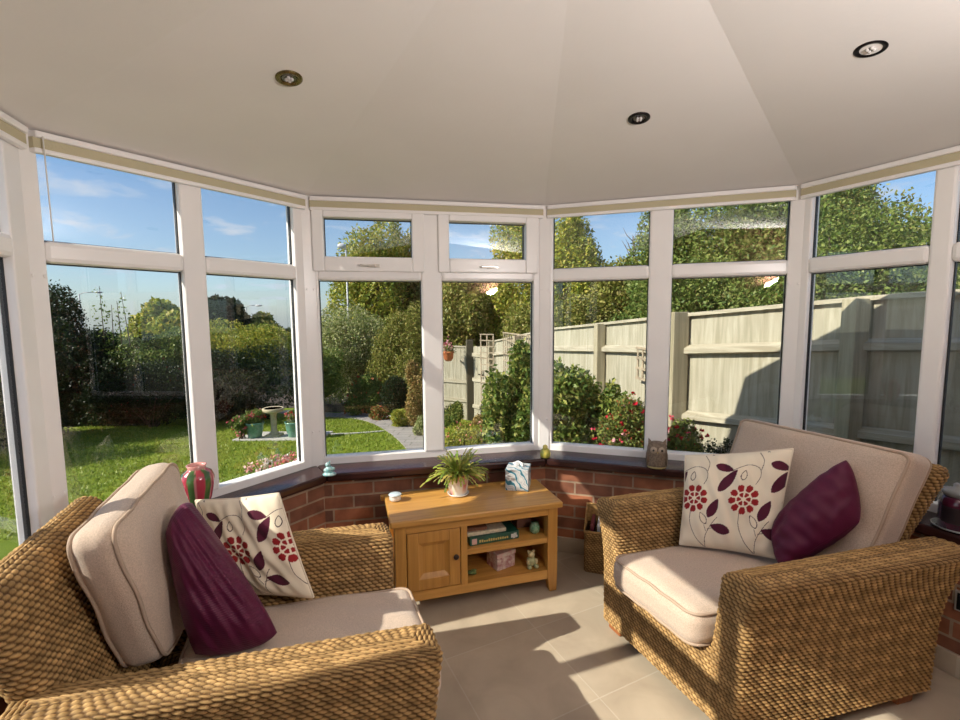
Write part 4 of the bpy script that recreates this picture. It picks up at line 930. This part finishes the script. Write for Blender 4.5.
# --- far trees
FT = [('yellow green tree showing above the left hedge', 170, 24, 296, .075, 'yellow', 9000), ('round dark tree beyond the climber hedge', 214, 34, 291, .062, 'dark', 9000), ('small distant green tree top right of the round dark tree', 268, 36, 312, .05, 'olive', 5000), ('distant dark tree line far behind the left hedge', 110, 44, 318, .08, 'dark', 6000)]
for lb, u, Y, vt, s, kd, nn_ in FT:
    p = at(u, vt, Y); R = (s * Y, s * Y * .9, s * Y * .95); tree('distant_tree', lb, 'tree', p.x, Y, p.z - R[2] * 1.15, R, kd, nn_, (.012 * Y, .020 * Y), 14, .15, 'trees beyond the garden')
BT = [ # label, u centre, depth, v of the top, half width px, kind, leaves
 ('broad willow-like tree filling the upper left of the middle window', 376, 19, 226, 44, 'yellow', 26000),
 ('tall crown at the right of the left opening casement', 410, 20.5, 210, 34, 'olive', 18000),
 ('tree behind the gate, below the white cloud', 470, 18, 262, 40, 'olive', 16000),
 ('tall tree rising behind the trellis', 530, 17.5, 206, 46, 'yellow', 22000),
 ('tall tree left of the gap of sky', 570, 15.5, 208, 32, 'yellow', 20000),
 ('lower tree under the gap of sky', 622, 14.5, 252, 44, 'olive', 22000),
 ('dark leafy tree right of the gap of sky', 668, 12.5, 204, 36, 'mid', 20000),
 ('dense green tree filling the window above the fence shadow', 735, 11.5, 172, 58, 'mid', 30000),
 ('dense tree at the corner post above the right armchair', 815, 10.5, 160, 56, 'mid', 28000),
 ('tall tree beyond the right hand side window', 872, 10.0, 150, 44, 'olive', 26000),
 ('lower tree at the edge of the right hand side window', 945, 9.0, 222, 50, 'mid', 20000)]
for lb, u, Y, vt, hw, kd, nn_ in BT:
    p = at(u, vt, Y); rx = hw / F_PX * Y * 1.05; zt = p.z; zb = ground(p.x, Y) + .9; rz = (zt - zb) / 2
    tree('background_tree', lb, 'tree', p.x, Y, (zt + zb) / 2, (rx, min(rx, 1.9), rz), kd, nn_, (.0055 * Y + .03, .0095 * Y + .05), 26, .14, 'trees behind the fence')
tree('background_tree', 'low thicket of leaves just over the fence in the middle windows', 'tree', *at(560, 330, 13.3)[:2], .3, (1.9, .9, 1.6), 'olive', 20000, (.08, .15), 22, .1, 'trees behind the fence')
tree('background_tree', 'bushy growth along the fence top beside the fence post', 'tree', *at(680, 330, 9.6)[:2], .9, (1.5, .8, 1.6), 'mid', 18000, (.07, .13), 22, .1, 'trees behind the fence')
tree('background_tree', 'bushy growth along the fence top at the far right', 'tree', *at(850, 330, 7.2)[:2], 1.5, (1.9, .8, 1.5), 'mid', 20000, (.06, .11), 22, .1, 'trees behind the fence')
br_ = tag(empty('bare_branch_tree', (*at(633, 300, 15.5)[:2], ground(0, 15.5))), 'thin bare branches sticking up into the gap of sky', 'tree')
bm_ = MB(); bm_.tube([(0, 0, 0), (.05, 0, 3), (0, .1, 5.6)], [.08, .05, .012], 6)
for k in range(22):
    z = rng.uniform(3.0, 5.4); a_ = rng.uniform(0, 6.28); L_ = rng.uniform(.3, .8); p0 = Vector((.02, 0, z)); p1 = p0 + Vector((math.cos(a_) * L_ * .5, .2 * math.sin(a_), .28)); p2 = p1 + Vector((math.cos(a_) * L_ * .3, 0, .25)); bm_.tube([p0, p1, p2], [.018, .012, .004], 5)
bm_.build('branches', BARK, br_, smooth=True)

# --- right-hand border, along the path
pshrub('variegated_shrub', 'large mottled grey green shrub behind the curved path and trough', 'shrub', 352, 409, 302, 42, 'varieg', 30000, (.06, .13), nb=26)
pshrub('variegated_shrub', 'tall olive green shrub behind the round clipped bush', 'shrub', 404, 412, 306, 34, 'olive', 22000, (.06, .12), nb=22)
pshrub('clipped_bush', 'round dark clipped bush beside the curved path', 'bush', 394, 421, 369, 20, 'dark', 12000, (.04, .07), nb=0)
pshrub('fuchsia_bush', 'green bush with red flowers left of the round clipped bush', 'bush', 361, 416, 374, 22, 'mid', 10000, (.05, .10), flowers=([(.45, .08, .04), (.50, .16, .05)], 60), fsize=(.04, .08))
pshrub('bronze_bush', 'bronze and yellow leaved bush by the right edge of the left pane', 'bush', 419, 428, 355, 17, 'bronze', 8000, (.05, .10))
pshrub('border_plant', 'low lime green plant at the bend of the path', 'plant', 400, 428, 408, 13, 'yellow', 4000, (.03, .07))
pshrub('border_plant', 'grey green mound beside the path next to the mullion', 'plant', 424, 437, 412, 12, 'varieg', 4500, (.03, .06))
pshrub('border_plant', 'low rust coloured plant left of the lime green one', 'plant', 379, 421, 405, 11, 'red', 3500, (.03, .07))
pshrub('border_plant', 'leafy green plant at the foot of the gate post', 'plant', 452, 428, 400, 13, 'laurel', 5000, (.05, .09))
CORAL = [(.75, .25, .16), (.72, .38, .30), (.62, .20, .18)]
pshrub('flower_bed_plant', 'low plant with coral pink flowers left of the big laurel', 'plant', 464, 468, 421, 23, 'yellow', 5500, (.03, .06), flowers=(CORAL, 90))
pshrub('flower_bed_plant', 'low plant with rusty red leaves in front of the trellis', 'plant', 500, 466, 419, 20, 'red', 5500, (.03, .06), flowers=([(.40, .07, .06), (.45, .20, .12)], 70))
pshrub('flower_bed_plant', 'pale green low plant at the foot of the gate', 'plant', 480, 446, 414, 16, 'bronze', 5000, (.03, .07), flowers=([(.7, .5, .1), (.6, .3, .2)], 40))
shrub('laurel_bush', 'big glossy green bush in front of the trellis', 'bush', *at(514, 400, 5.6)[:2], (.36, .42, .74), 'laurel', 7500, (.06, .11), h=1.78, nb=18)
shrub('laurel_bush', 'big dark green bush in the window right of the corner post', 'bush', *at(580, 400, 4.9)[:2], (.42, .38, .70), 'laurel', 8500, (.05, .10), h=1.74, nb=18)
shrub('laurel_bush', 'leaning bush with yellow green leaf tips next to the fuchsia', 'bush', *at(622, 395, 4.7)[:2], (.26, .26, .55), 'laurel', 4000, (.05, .09), h=1.48, nb=10)
PINKS = [(.70, .02, .05), (.80, .08, .16), (.85, .45, .50), (.62, .015, .03)]
shrub('fuchsia_plant', 'fuchsia covered in red and pink flowers below the window mullion', 'plant', *at(630, 430, 3.95)[:2], (.31, .23, .38), 'red', 7500, (.025, .05), h=1.36, flowers=(PINKS, 99), wts=[.45, .45, .05, .05], fsize=(.020, .036))
shrub('fuchsia_plant', 'fuchsia with sparse red flowers at the foot of the fence', 'plant', *at(686, 432, 3.72)[:2], (.20, .19, .36), 'red', 4500, (.025, .05), h=1.20, flowers=(PINKS, 60), wts=[.5, .46, .02, .02], fsize=(.020, .036))
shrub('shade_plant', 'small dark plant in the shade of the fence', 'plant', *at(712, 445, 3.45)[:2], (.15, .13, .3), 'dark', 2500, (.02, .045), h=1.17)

# --- the trough with white flowers
tx_, ty_ = g2(331, 411.5); tt = empty('planter_trough', (tx_, ty_, ground(tx_, ty_))); tag(tt, 'low stone trough of white flowers behind the lawn', 'planter')
MB().box(-.45, .45, -.16, .16, 0, .26).build('trough', mat('trough_stone', (.20, .18, .16), .9, noise=.2), tt, bevel=.02)
P_ = np.stack([rng.uniform(-.42, .42, 500), rng.uniform(-.14, .14, 500), rng.uniform(.25, .36, 500)], -1); leaf_mesh('foliage', tt, P_, (.03, .06), GREENS['mid'])
P_ = np.stack([rng.uniform(-.42, .42, 60), rng.uniform(-.16, .1, 60), rng.uniform(.33, .41, 60)], -1); blooms(tt, P_, [(.75, .74, .62)], 4, .012, (.03, .05))

# --- bird bath and pots on their slab
bx_, by_ = g2(274.5, 437.5); gz_ = ground(bx_, by_)
sl = MB().box(-.82, .95, -.50, .50, 0, .055).build('paving_slab', KERB, bevel=.01); sl.location = (bx_ + .12, by_ + .10, gz_ - .03); sl.rotation_euler = (math.atan(-.085), 0, 0); struct(sl)
bb = empty('bird_bath', (bx_, by_, gz_ + .022)); tag(bb, 'pale stone bird bath on a slab in the lawn', 'bird bath'); bb.scale = (.74, .74, .93)
BST = mat('bath_stone', (.55, .46, .30), .9, noise=.15, nscale=12)
MB().box(-.20, .20, -.20, .20, 0, .06).build('plinth', BST, bb, bevel=.012)
MB().lathe([(.15, .06), (.12, .10), (.085, .13), (.078, .32), (.082, .50), (.12, .565), (1e-5, .565)], 24).build('pedestal', BST, bb, smooth=True)
MB().lathe([(.10, .555), (.22, .572), (.282, .590), (.296, .66), (.270, .668), (.22, .650), (1e-5, .645)], 36).build('basin', BST, bb, smooth=True)
MB().lathe([(.24, .658), (1e-5, .658)], 28).build('water', mat('bath_water', (.10, .12, .12), .05), bb)
def flower_pot(u, v, label, sz=1.0, cols=((.62, .03, .03), (.72, .10, .14), (.75, .35, .38))):
    x, y = g2(u, v); y += .1; t = empty('flower_pot', (x, y, ground(x, y) + .025)); t.scale = (.78, .78, 1.0); tag(t, label, 'flower pot', 'glazed pots by the bird bath')
    MB().lathe([(.13 * sz, 0), (.16 * sz, .02), (.215 * sz, .20), (.225 * sz, .30), (.245 * sz, .31), (.245 * sz, .335), (.215 * sz, .335), (.20 * sz, .28), (1e-5, .28)], 32).build('pot', mat('green_glazed_pot', (.12, .27, .19), .3, noise=.2, coat=.3), t, smooth=True)
    bl = make_blobs((0, 0, .42), (.30 * sz, .28 * sz, .17), 8); P, d = blobs_points(bl, 1500, zmin=.30, inner=.4); leaf_mesh('foliage', t, P, (.04, .08), GREENS['mid'], out=d)
    Pf, df = blobs_points(bl, 40, zmin=.36, inner=.98); Pf[:, 2] = np.abs(Pf[:, 2] - .40) * .6 + .44; blooms(t, Pf, cols, 9, .022, (.03, .055))
    return t
flower_pot(253, 440, 'green glazed pot of red geraniums left of the bird bath')
flower_pot(293, 439, 'green glazed pot of red geraniums right of the bird bath, by the window frame')
# pale pot plant left of the pot, spilling pink
shrub('pink_flower_plant', 'loose pink flowered plant spilling left of the green pot', 'plant', *[g2(239, 441)[0], g2(239, 441)[1] + .1], (.20, .2, .2), 'mid', 1800, (.04, .07), h=.52, flowers=([(.75, .30, .30), (.65, .12, .15)], 40), fsize=(.03, .055))
# geraniums just outside the window
for k, (u, v, Y, hh) in enumerate([(259, 470, 4.0, .9), (277, 464, 4.0, .95), (295, 462, 3.9, .9)]):
    p = at(u, v, Y); z0 = ground(p.x, p.y); t = empty('geranium', (p.x, p.y, z0)); tag(t, ['pink geranium just outside the front left window', 'white and pink geranium just outside the front left window', 'coral geranium partly hidden by the corner post'][k], 'plant', None)
    top = p.z - z0
    sm_ = MB()
    for j in range(6): a_ = j * 1.05; sm_.tube([(0, 0, 0), (.05 * math.cos(a_), .05 * math.sin(a_), top * .6), (.09 * math.cos(a_), .09 * math.sin(a_), top + .03)], [.010, .007, .004], 5)
    sm_.build('stems', mat('green_stem', (.12, .18, .05), .7), t, smooth=True)
    P = rng.normal(0, 1, (260, 3)) * (.07, .07, .20) + (0, 0, top * .62); leaf_mesh('foliage', t, P, (.04, .07), GREENS['laurel'], aspect=.9)
    hd = np.array([(.09 * math.cos(j * 1.05), .09 * math.sin(j * 1.05), top + .03) for j in range(6)]); cc = [[(.80, .38, .36), (.82, .55, .52)], [(.82, .62, .58), (.85, .78, .74), (.75, .30, .28)], [(.78, .25, .22), (.80, .40, .36)]][k]
    blooms(t, hd, cc, 26, .018, (.018, .030))

# ------------------------------------------------------------------ fence
FP = [(3.45, 1.95), (2.60, 3.17), (1.85, 4.25), (1.56, 5.85), (1.17, 7.50), (.80, 9.50), (.33, 11.45)]
FT_ = [1.66, 1.585, 1.48, 1.38, 1.27, 1.08, .86]
FLB = ['nearest fence panel by the right side window', 'tall weathered fence panel crossed by the roof shadow', 'weathered fence panel just left of the thick fence post', 'fence panel behind the dark green bush', 'fence panel behind the glossy laurel', 'fence panel with the trellis at its top']
FEN = empty('garden_fence', (1.9, 4.5, ground(1.9, 4.5))); tag(FEN, 'tall weathered close boarded wooden fence running down the right side of the garden', 'fence'); FENI = Matrix.Translation(FEN.location).inverted()
def fence_panel(p0, p1, t0, t1, label, h=1.95):
    d = np.array(p1) - np.array(p0); L_ = float(np.linalg.norm(d)); a_ = math.atan2(d[1], d[0]); z1 = min(t0, t1)
    nb = int(L_ / .115); mb = MB(); sl_ = (t1 - t0) / L_  # feather edge boards
    side = 1  # boards on the far side of the rails as seen from the house
    for k in range(nb):
        x0 = k * L_ / nb; x1 = x0 + L_ / nb + .012; zt = t0 + sl_ * x0; o_ = len(mb.v); za = zt - h
        # feather-edge board: thick on one edge
        vs = [(x0, -.0, za), (x1, .004, za), (x1, -.006, za), (x0, -.026, za)]; vs = vs + [(x, y, zt - .03 + sl_ * (x - x0)) for x, y, _ in vs]
        mb.add([(x, y - .012, z) for x, y, z in vs], [(3, 2, 1, 0), (4, 5, 6, 7), (0, 1, 5, 4), (1, 2, 6, 5), (2, 3, 7, 6), (3, 0, 4, 7)])
    t = mb.build('fence_panel', FENCE, FEN); t.matrix_local = FENI @ Matrix.Translation((p0[0], p0[1], 0)) @ Matrix.Rotation(a_, 4, 'Z')
    for dz in (.33, .93, 1.55):
        r = MB(); w0 = t0 - dz; w1 = t1 - dz
        vs = [(0, .0, w0 - .05), (0, .055, w0 - .035), (0, .055, w0 + .01), (0, .0, w0 + .04)]; vs += [(L_, y, z - w0 + w1) for _, y, z in vs]
        r.add(vs, [(0, 1, 2, 3), (7, 6, 5, 4), (0, 4, 5, 1), (1, 5, 6, 2), (2, 6, 7, 3), (3, 7, 4, 0)]).build('rail', FENCE_H, t)
    r = MB(); vs = [(0, -.045, t0 - .035), (0, .03, t0 - .035), (0, .03, t0 - .005), (0, -.045, t0)]; vs += [(L_, y, z - t0 + t1) for _, y, z in vs]
    r.add(vs, [(0, 1, 2, 3), (7, 6, 5, 4), (0, 4, 5, 1), (1, 5, 6, 2), (2, 6, 7, 3), (3, 7, 4, 0)]).build('capping', FENCE_H, t)
FENCE_H = mat_wood('weathered_rail', (.50, .455, .345), (.34, .30, .21), .85, (1.2, 14, 14))
for k in range(6): fence_panel(FP[k], FP[k + 1], FT_[k], FT_[k + 1], FLB[k])
PLB = ['fence post by the side window nearest the house', 'fence post in the roof shadow', 'thick square fence post beside the shadowed panel', 'fence post behind the dark green bush', 'fence post behind the glossy laurel', 'fence post behind the right hand trellis', 'fence post where the trellis begins']
FPOST = mat_wood('weathered_post', (.42, .37, .25), (.28, .24, .15), .85, (12, 12, .8))
def post(x, y, zt, label, w=.055, m=None):
    o = MB().box(-w, w, -w, w, 0, zt - (ground(x, y) - .1)).build('fence_post', m or FPOST, FEN, bevel=.006); o.matrix_local = FENI @ Matrix.Translation((x, y, ground(x, y) - .1)) @ Matrix.Rotation(rad(100), 4, 'Z')
for k, (p, z) in enumerate(zip(FP, FT_)): post(p[0] - .06, p[1], z - (.02 if k != 2 else -.01), PLB[k], .055 if k != 2 else .075)
# gate and the run beyond it
GA = (.33, 11.45); GB = (-.20, 12.15); GC = (-.95, 12.55)
def gate():
    d = np.array(GB) - np.array(GA); L_ = float(np.linalg.norm(d)); t = empty('garden_gate', (GA[0], GA[1], ground(*GA) + .05), math.atan2(d[1], d[0])); tag(t, 'boarded garden gate with a black latch between the trellis and the dark post', 'gate')
    mb = MB(); n_ = 7
    for k in range(n_): mb.box(k * L_ / n_ + .004, (k + 1) * L_ / n_ - .004, -.012, .012, 0, 1.86)
    mb.build('gate_boards', FENCE, t)
    for z in (.25, .95, 1.60): MB().box(.02, L_ - .02, .012, .05, z, z + .09).build('gate_rail', FENCE_H, t)
    MB().box(L_ * .45, L_ * .45 + .03, .05, .07, 1.05, 1.28).box(L_ * .40, L_ * .62, .05, .065, 1.14, 1.17).build('latch', DARKMETAL, t)
gate()
post(-.27, 12.15, .85, 'dark gate post under the hanging basket', .085, mat('dark_stained_post', (.085, .075, .045), .8))
def far_panel():
    d = np.array(GC) - np.array(GB); L_ = float(np.linalg.norm(d)); mb = MB(); n_ = 7
    for k in range(n_): mb.box(k * L_ / n_ + .002, (k + 1) * L_ / n_ - .002, -.012, .012, 0, 1.95)
    t = mb.build('fence_panel', FENCE, FEN); t.matrix_local = FENI @ Matrix.Translation((GB[0] - .09, GB[1] + .05, ground(*GB) - .02)) @ Matrix.Rotation(math.atan2(d[1], d[0]), 4, 'Z')
    for z in (.5, 1.0): MB().box(0, L_, .012, .05, z, z + .08).build('rail', FENCE_H, t)
    MB().box(0, L_, -.03, .04, 1.95, 1.985).build('capping', FENCE_H, t)
far_panel()
TREL = mat('trellis_wood', (.36, .29, .20), .85, noise=.2, nscale=12)
def trellis(p0, p1, z0, z1, label, cell=.15):
    d = np.array(p1) - np.array(p0); L_ = float(np.linalg.norm(d)); t = empty('trellis', (p0[0], p0[1], z0), math.atan2(d[1], d[0])); tag(t, label, 'trellis', 'trellis panels'); H = z1 - z0
    a_ = MB(); nx = max(2, round(L_ / cell)); nz = round(H / cell)
    for k in range(nx + 1): a_.box(k * L_ / nx - .014, k * L_ / nx + .014, -.012, .0, 0, H)
    a_.build('upright_slats', TREL, t)
    b_ = MB()
    for k in range(nz + 1): b_.box(-.02, L_ + .02, .0, .012, k * H / nz - .012, k * H / nz + .012)
    b_.build('cross_slats', TREL, t)
trellis((.32, 11.25), (.02, 11.45), ground(0, 11.3), 1.02, 'narrow trellis standing beside the gate')
trellis((.92, 8.4), (.52, 10.3), -.1, 1.10, 'wide trellis above the glossy laurel against the fence')
trellis((1.70, 4.72), (1.67, 4.93), .80, 1.12, 'small trellis square on the fence above the fuchsia', .12)
# hanging basket on the gate post
hb = empty('hanging_pot', (*at(448.5, 361, 11.95)[:2], at(448.5, 361, 11.95).z)); tag(hb, 'terracotta pot of pink flowers hung on the gate post', 'flower pot')
MB().lathe([(.07, 0), (.12, .06), (.135, .20), (.15, .21), (.15, .25), (.13, .25), (.11, .2), (1e-5, .2)], 28).build('pot', TERRACOTTA, hb, smooth=True)
MB().box(-.02, .02, .13, .26, .16, .19).build('bracket', DARKMETAL, hb)
P = rng.normal(0, 1, (500, 3)) * (.09, .09, .07) + (0, 0, .33); leaf_mesh('foliage', hb, P, (.04, .07), GREENS['mid'])
P = rng.normal(0, 1, (46, 3)) * (.10, .10, .09) + (0, -.03, .39); blooms(hb, P, [(.70, .18, .22), (.75, .40, .42)], 4, .015, (.03, .05))

# street lamps
GALV = mat('galvanised_steel', (.42, .43, .44), .5, .3)
def lamp(u, v, Y, s, label, arm=1, rad_=.06):
    p = at(u, v, Y); zb = ground(p.x, Y) - .1; t = empty('street_lamp', (p.x, Y, zb)); tag(t, label, 'street lamp', 'street lamps'); H = p.z - zb
    MB().tube([(0, 0, 0), (0, 0, H * .5), (0, 0, H)], [rad_ * 1.3, rad_, rad_ * .8], 10).build('post', GALV, t, smooth=True)
    MB().tube([(0, 0, H - .05), (arm * s * .3, 0, H + .12), (arm * s, 0, H + .16)], rad_ * .55, 8).build('bracket_arm', GALV, t, smooth=True)
    MB().sphere((arm * (s + .25 * min(1, s + .1)), 0, H + .14), .28 if s > .5 else .12, 14, 8, (1.3, .6, .35 if s > .5 else .8)).build('lantern', mat('lantern_grey', (.55, .56, .57), .3), t, smooth=True)
lamp(79, 294, 42, 1.5, 'street lamp with a long arm above the conifer hedge')
lamp(246, 307, 46, 1.0, 'short distant street lamp above the climber hedge')
lamp(346, 250, 16.5, .10, 'grey lamp column rising in front of the willow-like tree', -1, .034)
# ================================================================== LIGHT
AZ, EL = 20.0, 34.6
sd_ = bpy.data.lights.new('sun', 'SUN'); sd_.energy = 5.8; sd_.angle = rad(.53); sd_.color = (1.0, .92, .80)
sun = bpy.data.objects.new('sun', sd_); C.objects.link(sun)
d_ = Vector((math.cos(rad(AZ)) * math.cos(rad(EL)), math.sin(rad(AZ)) * math.cos(rad(EL)), -math.sin(rad(EL))))
sun.rotation_euler = d_.to_track_quat('-Z', 'Y').to_euler(); sun.location = (-8, -3, 8)
w = bpy.data.worlds.new('sky'); bpy.context.scene.world = w; w.use_nodes = True; N, L = w.node_tree.nodes, w.node_tree.links
bg = N['Background']; st = N.new('ShaderNodeTexSky'); st.sky_type = 'NISHITA'; st.sun_disc = False; st.sun_elevation = rad(EL); st.sun_rotation = math.atan2(-math.cos(rad(AZ)), -math.sin(rad(AZ))); st.air_density = 1.0; st.dust_density = .6; st.ozone_density = 1.2
tc = N.new('ShaderNodeTexCoord'); sp = N.new('ShaderNodeSeparateXYZ'); L.new(tc.outputs['Generated'], sp.inputs[0])
# clouds on a plane overhead
mx_ = N.new('ShaderNodeMath'); mx_.operation = 'MAXIMUM'; mx_.inputs[1].default_value = .03; L.new(sp.outputs['Z'], mx_.inputs[0])
ad = N.new('ShaderNodeMath'); ad.operation = 'ADD'; ad.inputs[1].default_value = .16; L.new(mx_.outputs[0], ad.inputs[0])
dx = N.new('ShaderNodeMath'); dx.operation = 'DIVIDE'; L.new(sp.outputs['X'], dx.inputs[0]); L.new(ad.outputs[0], dx.inputs[1])
dy = N.new('ShaderNodeMath'); dy.operation = 'DIVIDE'; L.new(sp.outputs['Y'], dy.inputs[0]); L.new(ad.outputs[0], dy.inputs[1])
cb = N.new('ShaderNodeCombineXYZ'); L.new(dx.outputs[0], cb.inputs['X']); L.new(dy.outputs[0], cb.inputs['Y'])
nz = N.new('ShaderNodeTexNoise'); nz.inputs['Scale'].default_value = 3.1; nz.inputs['Detail'].default_value = 8; nz.inputs['Roughness'].default_value = .55; nz.inputs['Distortion'].default_value = .3; L.new(cb.outputs[0], nz.inputs[0])
cr = N.new('ShaderNodeValToRGB'); cr.color_ramp.elements[0].position = .52; cr.color_ramp.elements[1].position = .72; L.new(nz.outputs['Fac'], cr.inputs[0])
# haze towards the horizon
hz = N.new('ShaderNodeMapRange'); hz.inputs['From Min'].default_value = .0; hz.inputs['From Max'].default_value = .30; hz.inputs['To Min'].default_value = .30; hz.inputs['To Max'].default_value = 0; L.new(sp.outputs['Z'], hz.inputs['Value'])
mxa = N.new('ShaderNodeMath'); mxa.operation = 'MAXIMUM'; L.new(cr.outputs[0], mxa.inputs[0]); L.new(hz.outputs[0], mxa.inputs[1])
m1 = N.new('ShaderNodeMix'); m1.data_type = 'RGBA'; L.new(mxa.outputs[0], m1.inputs['Factor']); m0 = N.new('ShaderNodeMix'); m0.data_type = 'RGBA'; m0.blend_type = 'MULTIPLY'; m0.inputs['Factor'].default_value = 1; m0.inputs['B'].default_value = (.80, .96, 1.14, 1); L.new(st.outputs[0], m0.inputs['A']); L.new(m0.outputs['Result'], m1.inputs['A']); m1.inputs['B'].default_value = (4.9, 5.4, 6.3, 1)
L.new(m1.outputs['Result'], bg.inputs['Color']); bg.inputs['Strength'].default_value = .105
# the photographer's flash, bounced off the ceiling from behind the camera
fl_ = bpy.data.lights.new('bounce_flash', 'AREA'); fl_.shape = 'DISK'; fl_.size = .15; fl_.energy = 44; fl_.color = (1.0, .965, .93)
fo = bpy.data.objects.new('bounce_flash', fl_); C.objects.link(fo); fo.location = (1.41, .03, 1.79); fo.rotation_euler = Vector((-.75, .6, 1.0)).to_track_quat('-Z', 'Y').to_euler()
vs_ = bpy.context.scene.view_settings
vs_.view_transform = 'Standard'; vs_.look = 'None'; vs_.exposure = 0.45; vs_.gamma = 1.0; vs_.use_curve_mapping = False
